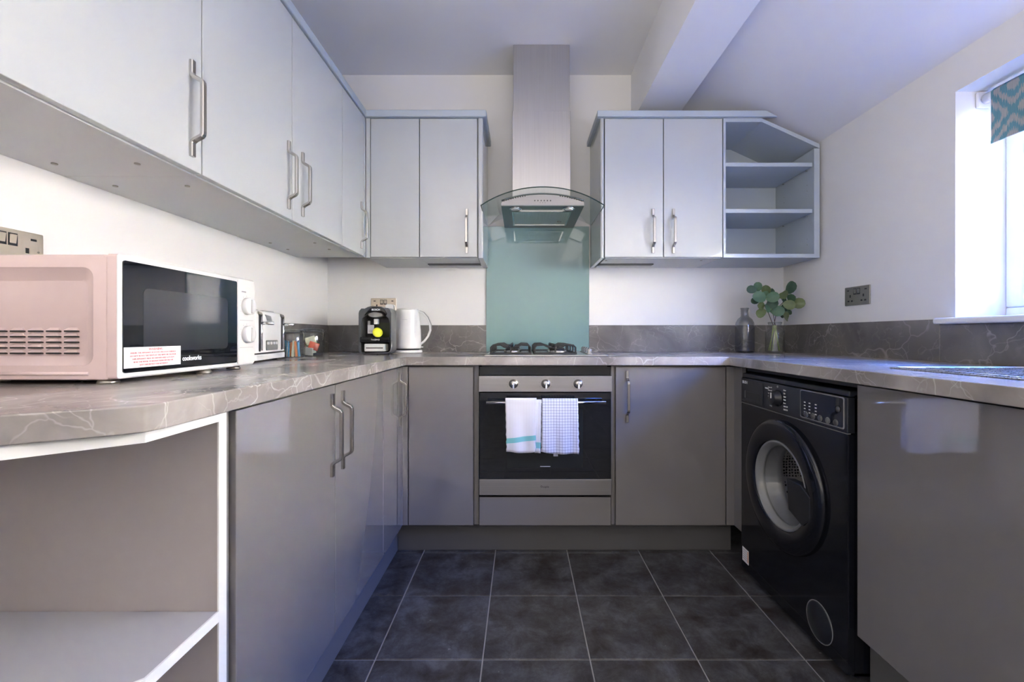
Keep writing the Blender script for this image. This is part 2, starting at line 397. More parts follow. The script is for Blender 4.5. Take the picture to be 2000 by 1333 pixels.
def struct(name, mb, m, label=None, parent=None, bevel=0):
    o = obj(name, mb, m, parent, bevel=bevel)
    if parent is None: o['kind'] = 'structure'
    if label: o['label'] = label
    return o
def rrect(x0, x1, y0, y1, r, n=5):
    pts = []
    for cx, cy, a0 in ((x1-r, y1-r, 0), (x0+r, y1-r, PI/2), (x0+r, y0+r, PI), (x1-r, y0+r, 3*PI/2)):
        for i in range(n+1):
            a = a0+PI/2*i/n; pts.append((cx+r*math.cos(a), cy+r*math.sin(a)))
    return pts
def text(s, size, loc, face, m, parent, name='lettering', ext=.0003, align='CENTER', local=False, sx=1.0, off=0.0):
    cu = bpy.data.curves.new(name, 'FONT'); cu.body = s; cu.size = size; cu.extrude = ext; cu.align_x = align; cu.align_y = 'CENTER'
    cu.resolution_u = 3; cu.offset = off
    t = bpy.data.objects.new('tmp', cu); C.objects.link(t)
    bpy.context.view_layer.update()
    me = bpy.data.meshes.new_from_object(t.evaluated_get(bpy.context.evaluated_depsgraph_get()))
    bpy.data.objects.remove(t); bpy.data.curves.remove(cu)
    rot = {'-y': Matrix.Rotation(PI/2, 4, 'X'), '+x': Matrix.Rotation(PI/2, 4, 'Z') @ Matrix.Rotation(PI/2, 4, 'X'),
           '-x': Matrix.Rotation(-PI/2, 4, 'Z') @ Matrix.Rotation(PI/2, 4, 'X')}[face]
    me.transform(Matrix.Diagonal((sx, 1, 1, 1))); me.transform(rot)
    l = Vector(loc) - (Vector((0,0,0)) if local else root_loc(parent)); me.transform(Matrix.Translation(l))
    me.materials.clear(); me.materials.append(M[m])
    o = bpy.data.objects.new(name, me); C.objects.link(o); o.parent = parent
    return o
def handle(parent, x, y, z0, z1, nrm, side, m='nickel'):
    """bow handle: flat tabs on the door, S bends out to a straight bar"""
    N = Vector(nrm); prof = []
    L = z1-z0; out = .030
    seg = [(0, .004), (.031, .004), (.036, .006), (.041, .012), (.045, .020), (.049, .027), (.053, .0295), (.059, out)]
    for h, d in seg: prof.append((h, d))
    prof += [(L-h, d) for h, d in reversed(seg)]
    mb = MB().sweep([(x+N.x*d, y+N.y*d, z0+h) for h, d in prof], .0065, .0046, side)
    h = obj('handle', mb, m, parent, bevel=0)
    return h

# ------------------------------------------------------------------ room shell
XL, XR, YB, ZC = -1.135, 1.537, 2.556, 2.535
YR = -2.9
WY0, WY1, WZ0, WZ1 = 0.20, 1.544, 1.052, 1.872
fl = struct('floor', MB().box(XL-.25, XR+.25, YR-.25, YB+.25, -.08, -.003), 'grout', 'floor of dark slate tiles with pale grout')
gx = [.549+.3345*k for k in range(-6, 4)]; gy = [2.022-.3325*k for k in range(-2, 16)]
g = .0022
tme = None
for i in range(len(gx)-1):
    for j in range(len(gy)-1):
        x0, x1, y1, y0 = gx[i]+g, gx[i+1]-g, gy[j]-g, gy[j+1]+g
        x0, x1, y0, y1 = max(x0, XL), min(x1, XR), max(y0, YR), min(y1, YB)
        if x1-x0 < .02 or y1-y0 < .02: continue
        cx, cy = (x0+x1)/2, (y0+y1)/2
        mb = MB().box(x0-cx, x1-cx, y0-cy, y1-cy, -.004, 0)
        t = obj('tile', mb, 'tile', fl, bevel=.0012, seg=1, local=True)
        t.location = Vector((cx, cy, random.uniform(-.0004, .0003)))-root_loc(fl)
struct('wall_back', MB().box(XL-.25, XR+.25, YB, YB+.2, -.05, 2.8), 'wall')
struct('wall_left', MB().box(XL-.25, XL, YR-.2, YB, -.05, 2.8), 'wall')
mb = MB(); X0, X1 = XR, XR+.25
mb.box(X0, X1, YR-.2, YB, -.05, WZ0); mb.box(X0, X1, YR-.2, YB, WZ1, 2.8)
mb.box(X0, X1, WY1, YB, WZ0, WZ1); mb.box(X0, X1, YR-.2, WY0, WZ0, WZ1)
struct('wall_right', mb, 'wall')
mb = MB().box(XL, XR, YR-.2, YR, -.05, 2.8)
struct('wall_rear', mb, 'wall')
BX0, BX1, BZ = .643, .880, 2.244
struct('ceiling', MB().box(XL-.1, BX0+.02, YR-.2, YB+.1, ZC, ZC+.15), 'ceil')
struct('ceiling_beam', MB().box(BX0, BX1, YR-.1, YB+.05, BZ, ZC+.1), 'beam', 'white boxed beam between the flat and the sloping ceiling')
sl = .52
zz = lambda x: 2.006+(XR-x)*sl
struct('ceiling_slope', MB().prism([(BX1-.02, zz(BX1-.02)), (XR+.2, zz(XR+.2)), (XR+.2, zz(XR+.2)+.2), (BX1-.02, zz(BX1-.02)+.3)], 'y', YR-.1, YB+.05), 'ceil', 'sloping white ceiling over the window side')
# window
wn = tag(thing('window_1', None, None, (XR+.20, (WY0+WY1)/2, WZ0)), kind='structure')
mb = MB(); fx0, fx1 = XR+.175, XR+.235; fw = .055
mb.box(fx0, fx1, WY0, WY1, WZ0, WZ0+fw); mb.box(fx0, fx1, WY0, WY1, WZ1-fw, WZ1)
mb.box(fx0, fx1, WY0, WY0+fw, WZ0+fw, WZ1-fw); mb.box(fx0, fx1, WY1-fw, WY1, WZ0+fw, WZ1-fw)
mb.box(fx0, fx1, .84, .90, WZ0+fw, WZ1-fw)
obj('window_frame', mb, 'upvc', wn, bevel=.006)
for a, b in ((WY0+fw, .84), (.90, WY1-fw)):
    mb = MB(); e = .042; z0, z1 = WZ0+fw, WZ1-fw
    mb.box(fx0+.008, fx1-.012, a, b, z0, z0+e); mb.box(fx0+.008, fx1-.012, a, b, z1-e, z1)
    mb.box(fx0+.008, fx1-.012, a, a+e, z0+e, z1-e); mb.box(fx0+.008, fx1-.012, b-e, b, z0+e, z1-e)
    s = obj('sash', mb, 'upvc', wn, bevel=.006)
    obj('pane', MB().box(fx0+.028, fx0+.032, a+e, b-e, z0+e, z1-e), 'pane', s)
sb = MB().box(XR-.042, XR, WY0-.06, WY1+.045, WZ0-.003, WZ0+.020); sb.box(XR-.001, fx0+.002, WY0+.001, WY1-.001, WZ0-.0, WZ0+.020)
o = obj('window_sill', sb, 'sill', wn, bevel=.008, seg=3)
# outside
struct('ground_outside', MB().box(XR+.25, 14, -32, 34, -.4, -.35), 'ground', 'paved ground outside the window')
nb = tag(thing('wall_neighbour', 'pale boarded wall of the house next door', None, (5.2, 1, -.35)), kind='structure')
for k in range(16):
    obj('plank', MB().prism([(5.20, -.35+k*.22), (5.165, -.35+k*.22), (5.195, -.135+k*.22), (5.20, -.135+k*.22)], 'y', -30, 32), 'siding', nb)
obj('masonry', MB().box(5.2, 5.5, -30, 32, -.35, 3.15), 'siding', nb)
struct('wall_upper_storey', MB().box(XR+.05, XR+.25, -30, 32, 2.8, 4.6), 'wall')  # unseen wall added to keep sun off the foot of the neighbour wall

# ------------------------------------------------------------------ worktop + upstands
WT0, WT1 = .875, .913
wt_poly = [(XL, .20), (-.632, .527), (-.54, .585), (-.520, .603), (-.514, .63), (-.514, 1.94), (.925, 1.94), (.925, -.35), (XR, -.35), (XR, YB), (XL, YB)]
wt = thing('worktop', 'grey veined stone-look worktop running round three walls', 'worktop', (0, YB-.3, WT0))
obj('slab', MB().prism(wt_poly, 'z', WT0, WT1, holes=[[(1.11, .33), (1.46, .33), (1.46, .74), (1.11, .74)]]), 'marble', wt, bevel=.009, seg=4)
obj('spot', MB().lathe([(.0001, .0008), (.003, .0006), (.0048, .0001)], (0, 0, 0), 12), 'red', wt, local=True).matrix_local = Matrix.Translation(Vector((-.5995, .5505, .8845))-root_loc(wt)) @ Matrix.Rotation(math.radians(-57), 4, 'Z') @ Matrix.Rotation(PI/2, 4, 'Y')
UT = 1.068
def ups(lab, mbx): return tag(obj('upstand', mbx, 'splash', bevel=.001, seg=1), lab, 'upstand')
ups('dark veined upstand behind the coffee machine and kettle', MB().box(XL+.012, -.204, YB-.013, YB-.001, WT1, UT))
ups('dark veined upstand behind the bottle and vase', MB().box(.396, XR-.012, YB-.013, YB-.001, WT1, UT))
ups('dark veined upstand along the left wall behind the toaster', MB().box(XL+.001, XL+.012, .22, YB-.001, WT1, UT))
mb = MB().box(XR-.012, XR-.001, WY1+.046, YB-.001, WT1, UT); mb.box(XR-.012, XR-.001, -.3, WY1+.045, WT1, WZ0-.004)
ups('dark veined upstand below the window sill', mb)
tag(obj('splashback', MB().box(-.204, .396, YB-.010, YB-.002, WT1+.001, 1.645), 'splash_g', bevel=.001, seg=1), 'aqua glass splashback panel behind the hob', 'splashback')

# ------------------------------------------------------------------ base units
DZ0, DZ1 = .150, .868
XD = -.535; YD = 1.97; XRD = .96
def base_box(mb, x0, x1, y0, y1, z0=.15, z1=WT0, t=.018, open_='-y'):
    return mb.box(x0, x1, y0, y1, z0, z1)
# left run: two door units and corner unit
def left_base(y0, y1, lab, hy):
    t = thing('base_cabinet', lab, 'cabinet', ((XL+XD)/2, (y0+y1)/2, 0), group=None)
    obj('carcass', MB().box(XL+.002, XD-.021, y0+.001, y1-.001, .15, WT0), 'base_c', t)
    d = obj('door', MB().box(XD-.019, XD, y0+.002, y1-.002, DZ0, DZ1), 'base', t, bevel=.0018)
    handle(d, XD, hy, .612, .845, (1, 0, 0), (0, 1, 0))
    return t
left_base(.817, 1.256, 'grey gloss base cabinet beside the open end shelves', 1.226)
left_base(1.256, 1.692, 'grey gloss base cabinet in the middle of the left run', 1.300)
left_base(1.692, 1.945, 'narrow grey gloss base cabinet at the left corner', 1.912)
tag(obj('plinth', MB().box(-.598, -.5805, .816, 2.05, .0, .149), 'base_c'), 'grey plinth under the left run of cabinets', 'plinth')
tag(obj('plinth', MB().box(-.58, .985, 2.050, 2.068, .0, .149), 'plinth', bevel=.001, seg=1), 'grey plinth under the oven wall cabinets', 'plinth')
tag(obj('plinth', MB().box(1.0, 1.018, -.3, 1.25, .0, .149), 'plinth'), 'grey plinth under the sink cabinet', 'plinth')
# filler strip + end panel between shelves and door
tag(obj('filler_panel', MB().box(XL+.002, XD-.012, .794, .8155, 0.0, WT0), 'base_c'), 'dark grey filler panel between end shelves and first door', 'panel')
# open end shelf unit
es = thing('open_shelf_unit', 'open end shelf unit with white edges under the worktop', 'shelf unit', (-.85, .5, 0))
pl = [(XL+.002, .773), (-.537, .773), (-.537, .622), (-.640, .533), (XL+.002, .222)]
o = obj('side_panel', MB().box(XL+.002, -.539, .7745, .793, 0, WT0), 'panel_b', es)
obj('edging', MB().box(-.539, -.536, .7735, .7935, 0, WT0), 'white_edge', o)
for nm, z1 in (('top_panel', WT0-.0), ('shelf', .520), ('bottom_panel', .09)):
    o = obj(nm, MB().prism(pl, 'z', z1-.018, z1-.0002), 'shelf_w', es)
    e = MB()
    q = pl[1:]; off = .0015
    e.prism([(-.539, .7725), (-.5355, .7725), (-.5355, .6215), (-.639, .5315), (XL+.003, .2185), (XL+.003, .222), (-.6405, .5345), (-.539, .6235)], 'z', z1-.0185, z1)
    obj('edging', e, 'white_edge', o)
obj('back_panel', MB().box(XL+.001, XL+.002, .225, .773, .02, WT0-.02), 'panel_b', es)
# back run
def door_y(t, x0, x1, z0, z1, m, y=YD, th=.019):
    return obj('door', MB().box(x0+.002, x1-.002, y, y+th, z0, z1-.002), m, t, bevel=.0018)
t = thing('base_cabinet', 'grey gloss base cabinet between left corner and oven', 'cabinet', (-.36, 2.25, 0))
obj('carcass', MB().box(-.512, -.213, YD+.021, YB-.014, .15, WT0), 'base_c', t); door_y(t, -.511, -.215, DZ0, DZ1, 'base')
tag(obj('corner_post', MB().prism([(-.555, 1.948), (-.5365, 1.948), (-.5365, 1.97), (-.5125, 1.97), (-.5125, 1.99), (-.555, 1.99)], 'z', .15, DZ1), 'base', bevel=.001, seg=1), 'grey gloss corner post at the left inner corner', 'post')
t = thing('base_cabinet', 'wide grey gloss base cabinet right of the oven', 'cabinet', (.67, 2.25, 0))
obj('carcass', MB().box(.424, .93, YD+.021, YB-.014, .15, WT0), 'base_c', t); d = door_y(t, .425, .925, DZ0, DZ1, 'base')
handle(d, .478, YD, .617, .850, (0, -1, 0), (1, 0, 0))
tag(obj('corner_post', MB().prism([(.9275, 1.97), (.962, 1.97), (.962, 1.90), (.980, 1.90), (.980, 1.99), (.9275, 1.99)], 'z', .15, DZ1), 'base_c', bevel=.001, seg=1), 'grey corner post beside the washing machine', 'post')
# right run sink cabinet
t = thing('base_cabinet', 'dark grey gloss sink cabinet reflecting the towels', 'cabinet', (1.25, .8, 0))
mbx = MB().box(XRD+.021, 1.5, 1.232, 1.248, .15, WT0); mbx.box(XRD+.021, 1.5, .60, .616, .15, WT0); mbx.box(XRD+.021, 1.5, .616, 1.232, .15, .166); mbx.box(1.492, 1.5, .616, 1.232, .166, WT0)
obj('carcass', mbx, 'base_c', t)
obj('door', MB().box(XRD, XRD+.019, .602, 1.247, DZ0, DZ1), 'base', t, bevel=.0018)
t = thing('base_cabinet', 'dark grey gloss cabinet nearest the camera on the window side', 'cabinet', (1.25, .2, 0))
obj('carcass', MB().box(XRD+.021, 1.5, -.3, .10, .15, WT0), 'base_c', t)
obj('door', MB().box(XRD, XRD+.019, -.3, .10, DZ0, DZ1), 'base', t, bevel=.0018)
obj('door', MB().box(XRD, XRD+.019, .103, .598, DZ0, DZ1), 'base', t, bevel=.0018)

# ------------------------------------------------------------------ oven
OX0, OX1 = -.190, .406; YO = 1.952; oc = (OX0+OX1)/2
ov = thing('oven', 'built-in steel and black glass oven with two towels on its handle', 'oven', (oc, 2.2, .27))
zo = lambda py: ZP(py, YO)
obj('carcass', MB().box(OX0+.012, OX1-.012, 2.0, YB-.02, zo(968), .874), 'dgrey', ov)
obj('top_strip', MB().box(OX0+.002, OX1-.002, YD+.004, 2.0, zo(734)+.001, .866), 'blk_gloss', ov)
cp = obj('control_panel', MB().box(OX0, OX1, YO, 2.0, zo(766), zo(735)), 'steel_o', ov, bevel=.0015)
for px, a in ((1003, .1), (1066, 0), (1129, -.15)):
    x = XP(px, YO); z = zo(750)
    k = obj('knob', MB().lathe([(.0205, 0), (.0205, -.003), (.0165, -.006), (.0155, -.018), (.013, -.021), (.0001, -.0215)], (x, YO, z), 28, 'y'), 'nickel', cp)
    obj('grip', MB().box(x-.0035, x+.0035, YO-.029, YO-.018, z-.019, z+.010), 'brass', cp, bevel=.002) if False else None
    gk = MB().box(x-.0035, x+.0035, YO-.030, YO-.019, z-.019, z+.008)
    k2 = obj('pointer', gk, 'white_edge', cp, bevel=.0015)
    for s in range(7):
        aa = -PI*.15+s*PI*1.3/6
        obj('mark', MB().box(x-.029*math.cos(aa)-.001, x-.029*math.cos(aa)+.001, YO-.0004, YO, z+.029*math.sin(aa)-.0006, z+.029*math.sin(aa)+.0006), 'dark_t', cp)
dz0, dz1 = zo(937), zo(767)
od = obj('oven_door', MB().box(OX0+.003, OX1-.003, YO+.004, 1.995, dz0+.001, dz1-.003), 'blk_gloss', ov, bevel=.0015)
obj('inner_window', MB().box(XP(990, YO), XP(1139, YO), YO+.0036, YO+.0042, zo(915), zo(800)), mat('dark_window_glass', (.014, .017, .018), .06), od)
text('1  2  3', .006, (oc, YO+.0034, zo(912)), '-y', 'grey_t', od) if False else None
obj('print_line', MB().box(XP(1055, YO), XP(1075, YO), YO+.003, YO+.0036, zo(912.6), zo(911.6)), 'white_t', od)
obj('bottom_strip', MB().box(OX0+.002, OX1-.002, YO, 1.995, zo(968), zo(937)), 'steel_o', od, bevel=.0012)
text('caple', .0125, (XP(1066, YO), YO-.0003, zo(951.5)), '-y', 'dark_t', od, sx=1.1)
mbr = MB().lathe([(.0028, 0), (.0042, 0), (.0042, -.0004), (.0028, -.0004), (.0028, 0)], (XP(1057.5, YO), YO, zo(951)), 16, 'y', False, False)
obj('emblem', mbr, 'dark_t', od)
hz = ZP(787, 1.905)
hm = MB().cyl((-.153, 1.905, hz), (.370, 1.905, hz), .0065, n=16)
for x in (-.125, .342): hm.cyl((x, 1.905, hz), (x, YO+.004, hz), .005, n=10)
obj('handle', hm, 'chrome', od)
t = thing('oven_housing', 'grey oven housing with drawer front below the oven', 'cabinet', (oc, 2.2, 0))
for x0, x1 in ((-.2125, -.1925), (.4085, .4235)): obj('side_panel', MB().box(x0, x1, 1.982, YB-.02, .15, WT0), 'base_c', t)
obj('drawer_front', MB().box(OX0+.001, OX1-.001, YD, YD+.018, DZ0, ZP(972, YD)), 'base', t, bevel=.0015)
obj('base_panel', MB().box(-.1915, .4075, 2.0, YB-.02, .151, .17), 'base_c', t)

# towels
def towel(name, lab, x0, x1, ztop, zbot, m, seed, y=1.905, tilt=0.0, flare=.0, zb2=None, nfold=3):
    rnd = random.Random(seed)
    loc = ((x0+x1)/2, y, zbot)
    t = thing(name, lab, 'tea towel', loc, group='tea towels hanging on the oven handle')
    nx, path = 26, []
    top = ztop
    zb2 = zb2 if zb2 is not None else zbot+.03
    n1 = 22
    for i in range(n1): path.append((-.0105, zbot+(top-.006-zbot)*i/(n1-1), 1-i/(n1-1)))
    for i in range(1, 8):
        a = PI*i/8; path.append((-.0105*math.cos(a), top-.006+.0075*math.sin(a), 0))
    for i in range(n1): path.append((.0105, top-.006-(top-.006-zb2)*i/(n1-1), i/(n1-1)))
    bm = bmesh.new(); grid = []
    ph = rnd.random()*6
    for k, (dy, z, f) in enumerate(path):
        row = []
        for i in range(nx+1):
            u = i/nx
            x = x0+(x1-x0)*u + (u-.5)*flare*f + .002*math.sin(9*z*20+ph)*f*(1 if i in (0, nx) else .3)
            yy = y+dy + (-.0045*f*(1+math.sin(u*nfold*2*PI+ph+z*6))*(1 if dy < 0 else -.6))
            zz_ = z + f*(.004*math.sin(u*5+ph)+tilt*(u-.5))
            row.append(bm.verts.new((x-loc[0], yy-loc[1], zz_-loc[2]-0)))
        grid.append(row)
    for a, b in zip(grid[:-1], grid[1:]):
        for i in range(nx):
            f = bm.faces.new((a[i], a[i+1], b[i+1], b[i])); f.smooth = True
    mbb = MB(); mbb.bm.free(); mbb.bm = bm
    # shift so that object Z=0 sits at the top edge for the printed bands
    bmesh.ops.translate(bm, verts=bm.verts[:], vec=(0, 0, -(ztop-loc[2])))
    o = obj('cloth', mbb, m, t, local=True, solid=.0016); o.location = (0, 0, ztop-loc[2])
    return t
zt = ZP(779, 1.90)
YT = 1.892
t1 = towel('tea_towel', 'white tea towel with a green band on the oven handle', XP(987, YT), XP(1048, YT), zt, ZP(884, YT), 'towel_g', 3, flare=-.010, tilt=.004, nfold=1.6)
# the second, narrower fold of the same towel, behind and lower at its right edge
loc = Vector(t1.location)
mb = MB(); xs0, xs1 = XP(1046, YT), XP(1057.5, YT)
rows = []
for k in range(15):
    f = k/14; z = zt-.004-(zt-.002-ZP(885, YT))*f
    rows.append([(xs0-.004*f + (xs1-xs0)*u, 1.905-.0085-.003*math.sin(u*5+2+f), z) for u in (0, .33, .66, 1)])
vs = [[mb.bm.verts.new(p) for p in r] for r in rows]
for a, b in zip(vs[:-1], vs[1:]):
    for i in range(3): mb.bm.faces.new((a[i], a[i+1], b[i+1], b[i])).smooth = True
M['towel_g2'] = lines_mat('white_cloth_green_patch', (.78, .77, .78), (.72, .68, .68), [], extra=[('Z', -.216, -.190, (.25, .60, .58), 0.0)])
bmesh.ops.translate(mb.bm, verts=mb.bm.verts[:], vec=-(loc+Vector((0, 0, zt-loc.z))))
o = obj('fold', mb, 'towel_g2', t1, local=True, solid=.0025); o.location = (0, 0, zt-loc.z)
t2 = towel('tea_towel', 'blue and white checked tea towel on the oven handle', XP(1059, YT), XP(1129, YT), ZP(780, 1.9), ZP(886, YT), 'towel_c', 9, flare=.008, tilt=-.012, zb2=ZP(880, YT), nfold=2.2)
lt = MB().box(XP(1081, 1.9), XP(1090, 1.9), 1.909, 1.911, ZP(893, 1.9), ZP(884, 1.9)); obj('hanging_corner', lt, 'towel_c', t2, bevel=.0008)

# ------------------------------------------------------------------ hob
hb = thing('gas_hob', 'steel gas hob with black pan supports set in the worktop', 'hob', (.11, 2.24, WT1))
hx0, hx1 = XP(946, 1.99), XP(1187, 1.99)
obj('plate', MB().box(hx0, hx1, 1.985, 2.485, WT1, WT1+.007), 'steel', hb, bevel=.003)
for bx, by, br in ((-.045, 2.13, .040), (-.045, 2.36, .046), (.175, 2.13, .048), (.175, 2.36, .036)):
    b = obj('burner', MB().lathe([(br, 0), (br*.95, .016), (br*.7, .018)], (bx, by, WT1+.007), 28), 'nickel', hb)
    obj('burner_cap', MB().lathe([(br*.78, .018), (br*.80, .024), (br*.7, .027), (.001, .0275)], (bx, by, WT1+.007), 28), 'blk_iron', b)
for sx0, sx1 in ((XP(957, 2.02), XP(1038, 2.02)), (XP(1043, 2.02), XP(1126, 2.02))):
    mb = MB(); zb, ztp = WT1+.009, WT1+.052
    r = .0045; cxm = (sx0+sx1)/2
    mb.box(sx0, sx1, 2.005, 2.013, zb, zb+.008); mb.box(sx0, sx1, 2.457, 2.465, zb, zb+.008)
    mb.box(sx0, sx0+.008, 2.013, 2.457, zb, zb+.008); mb.box(sx1-.008, sx1, 2.013, 2.457, zb, zb+.008)
    for yy in (2.025, 2.13, 2.245, 2.36, 2.45):
        m_ = .028
        for xa, s in ((sx0+.004, 1), (sx1-.004, -1)):
            mb.sweep([(xa, yy, zb), (xa, yy, ztp-.012), (xa+s*.010, yy, ztp-.002), (xa+s*.045, yy, ztp), (xa+s*.062, yy, ztp-.010), (xa+s*.078, yy, ztp-.011)], .0035, .004, (0, 1, 0))
    for by in (2.13, 2.36):
        for s in (-1, 1): mb.sweep([(cxm, by+s*.11, zb), (cxm, by+s*.108, ztp-.012), (cxm, by+s*.09, ztp-.003), (cxm, by+s*.05, ztp), (cxm, by+s*.025, ztp-.010)], .0035, .004, (1, 0, 0))
    obj('pan_support', mb, 'blk_iron', hb)
for k in range(4):
    y = 2.06+k*.095; x = .322+.004*k
    kb = obj('knob', MB().lathe([(.019, 0), (.019, .003), (.0125, .006), (.0125, .022), (.010, .026), (.0005, .0265)], (x, y, WT1+.007), 22), 'nickel', hb)
    obj('grip', MB().box(x-.003, x+.003, y-.013, y+.013, WT1+.028, WT1+.037), 'nickel', kb, bevel=.001, seg=1)

# ------------------------------------------------------------------ cooker hood
hc = .104
hd = thing('cooker_hood', 'steel chimney cooker hood with a curved glass canopy', 'cooker hood', (hc, 2.4, 1.63))
YC = 2.285
obj('upper_chimney', MB().box(XP(1002.5, YC), XP(1113, YC)-.001, YC, YB-.012, 2.17, ZC-.002), 'steel_v', hd, bevel=.002)
obj('lower_chimney', MB().box(XP(1000.5, YC), XP(1114, YC)+.0005, YC-.003, YB-.0115, 1.70, ZP(217, YC)), 'steel_v', hd, bevel=.002)
# glass canopy: arc in X, straight in Y; front corners swept back
gy0, gy1 = 2.085, 2.515; hw = .300
def gz(x): 
    R = (hw**2+.078**2)/(2*.078); return 1.641 + math.sqrt(R*R-x*x)-(R-.078)
def front_y(x): return gy0 + .035*(abs(x)/hw)**2.5
mb = MB(); N = 40; vs = []
for k in range(N+1):
    x = -hw+2*hw*k/N
    vs.append([mb.bm.verts.new((hc+x, y, gz(x))) for y in (front_y(x), 2.2, 2.35, gy1)])
for a, b in zip(vs[:-1], vs[1:]):
    for i in range(3): mb.bm.faces.new((a[i], a[i+1], b[i+1], b[i])).smooth = True
gl = obj('glass_canopy', mb, 'hoodglass', hd)
edge = [(hc-hw, gy1, gz(hw))]+[(hc-hw+2*hw*k/N, front_y(-hw+2*hw*k/N), gz(-hw+2*hw*k/N)) for k in range(N+1)]+[(hc+hw, gy1, gz(hw))]
obj('glass_edge', MB().tube(edge, .0028, 6), 'edge_g', gl)
# body: flat bottom, arched top, follows the glass
bw = .200; zb = 1.640; pts_f = []
arch = [(hc-bw+2*bw*k/20, gz(-bw+2*bw*k/20)-.030 ) for k in range(21)]
# front fascia
fy = 2.115
mb = MB().prism([(hc-bw, zb)]+arch+[(hc+bw, zb)], 'y', fy, YB-.014)
obj('body', mb, 'steel_h', hd)
obj('vent_slats', MB(), 'blk', hd) if False else None
for k in range(34):
    x = -bw+.012+(2*bw-.024)*k/33
    if abs(x) < .075: continue
    z = gz(x)-.027
    obj('vent_slot', MB().box(hc+x-.0028, hc+x+.0028, fy-.001, fy+.02, z-.004, z+.002), 'blk', hd)
obj('vent_rim', MB().tube([(hc-bw+2*bw*k/20, fy+.006, gz(-bw+2*bw*k/20)-.021) for k in range(21)], .004, 8), 'under', hd)
for k in range(6):
    obj('button', MB().cyl((hc-.038+.0152*k, fy-.003, 1.662), (hc-.038+.0152*k, fy, 1.662), .003, n=10), 'blk', hd)
for k in range(3): obj('indicator', MB().cyl((hc-.012+.012*k, fy-.001, 1.652), (hc-.012+.012*k, fy, 1.652), .0015, n=8), 'blk', hd)
us = obj('underside', MB().box(hc-bw-.001, hc+bw+.001, fy, YB-.0141, zb-.004, zb), 'under', hd)
fr = MB()
fa, fb, fc, fd = hc-.150, hc+.150, 2.20, 2.48
for a in ((fa, fb, fc, fc+.008), (fa, fb, fd-.008, fd), (fa, fa+.008, fc+.008, fd-.008), (fb-.008, fb, fc+.008, fd-.008)): fr.box(a[0], a[1], a[2], a[3], zb-.008, zb-.004)
obj('filter_frame', fr, 'chrome', us)
obj('grease_filter', MB().box(fa+.008, fb-.008, fc+.008, fd-.008, zb-.0055, zb-.004), 'filter', us)
obj('filter_catch', MB().cyl((fb-.045, 2.40, zb-.009), (fb-.045, 2.40, zb-.004), .012, n=16), 'antique', us)
for s in (-1, 1):
    l = obj('lamp', MB().lathe([(.030, 0), (.030, -.004), (.024, -.005)], (hc+s*.132, 2.155, zb-.004), 24), 'chrome', us)
    obj('lens', MB().lathe([(.022, -.0045), (.018, -.007), (.001, -.008)], (hc+s*.132, 2.155, zb-.004), 20), 'lamp', l)

# ------------------------------------------------------------------ wall units
UZ0, UZ1 = 1.404, 2.112
XU, YU = -.790, 2.215
def screw(t, x, y): obj('screw_cap', MB().cyl((x, y, UZ0-.0025), (x, y, UZ0), .006, n=12), 'antique', t)
def left_wall_unit(y0, y1, lab, doors):
    t = thing('wall_cabinet', lab, 'cabinet', ((XL+XU)/2, (y0+y1)/2, UZ0))
    obj('carcass', MB().box(XL+.001, XU-.020, y0+.0008, y1-.0008, UZ0, UZ1), 'upper_c', t)
    for a, b, hy in doors:
        d = obj('door', MB().box(XU-.019, XU, a+.0022, b-.0022, UZ0+.003, UZ1-.003), 'upper', t, bevel=.0015)
        if hy: handle(d, XU, hy, 1.437, 1.667, (1, 0, 0), (0, 1, 0))
    return t
t = left_wall_unit(.50, 1.080, 'pale grey gloss wall cabinet above the microwave', [(.50, 1.080, 1.043)])
for x in (-.88, -1.07): screw(t, x, 1.0)
t = left_wall_unit(1.080, 1.928, 'two-door pale grey gloss wall cabinet above the toaster', [(1.080, 1.506, 1.476), (1.506, 1.928, 1.570)])
for x, y in ((-.88, 1.15), (-1.07, 1.15), (-.88, 1.86), (-1.07, 1.86)): screw(t, x, y)
t = left_wall_unit(1.928, 2.212, 'narrow pale grey gloss wall cabinet in the left corner', [(1.928, 2.190, 2.150)])
for x in (-.88, -1.07): screw(t, x, 2.0)
obj('corner_post', MB().box(XU-.019, XU-.0005, 2.1925, 2.2145, UZ0, UZ1), 'upper', t)
def back_wall_unit(x0, x1, lab, doors, m='upper'):
    t = thing('wall_cabinet', lab, 'cabinet', ((x0+x1)/2, (YU+YB)/2, UZ0))
    obj('carcass', MB().box(x0+.0008, x1-.0008, YU+.020, YB-.001, UZ0, UZ1), 'upper_c', t)
    for a, b, hx in doors:
        d = door_y(t, a, b, UZ0+.003, UZ1, m, YU)
        if hx: handle(d, hx, YU, 1.425, 1.650, (0, -1, 0), (1, 0, 0))
    return t
t = back_wall_unit(XU+.002, -.517, 'pale grey corner wall cabinet with a plain door', [(-.766, -.517, None)])
obj('corner_post', MB().box(-.7885, -.7675, YU+.001, YU+.02, UZ0, UZ1), 'upper', t)
t = back_wall_unit(-.517, -.222, 'pale grey wall cabinet left of the cooker hood', [(-.517, -.222, -.276)])
obj('vent_slot', MB().box(-.515, -.225, 2.405, 2.455, UZ0-.005, UZ0), 'blk', t)
ep = MB().prism(rrect(-.2205, -.194, YU-.0, YB-.001, .009, 4), 'z', UZ0-.002, UZ1)
obj('end_panel', ep, 'upper', t)
t = back_wall_unit(.432, 1.024, 'two-door pale grey wall cabinet right of the cooker hood', [(.423, .7225, XP(1275, YU)), (.7225, 1.024, XP(1315, YU))])
obj('vent_slot', MB().box(.43, .73, 2.405, 2.455, UZ0-.005, UZ0), 'blk', t)
obj('end_panel', MB().prism(rrect(.402, .4305, YU, YB-.001, .009, 4), 'z', UZ0-.002, UZ1), 'upper', t) if False else None
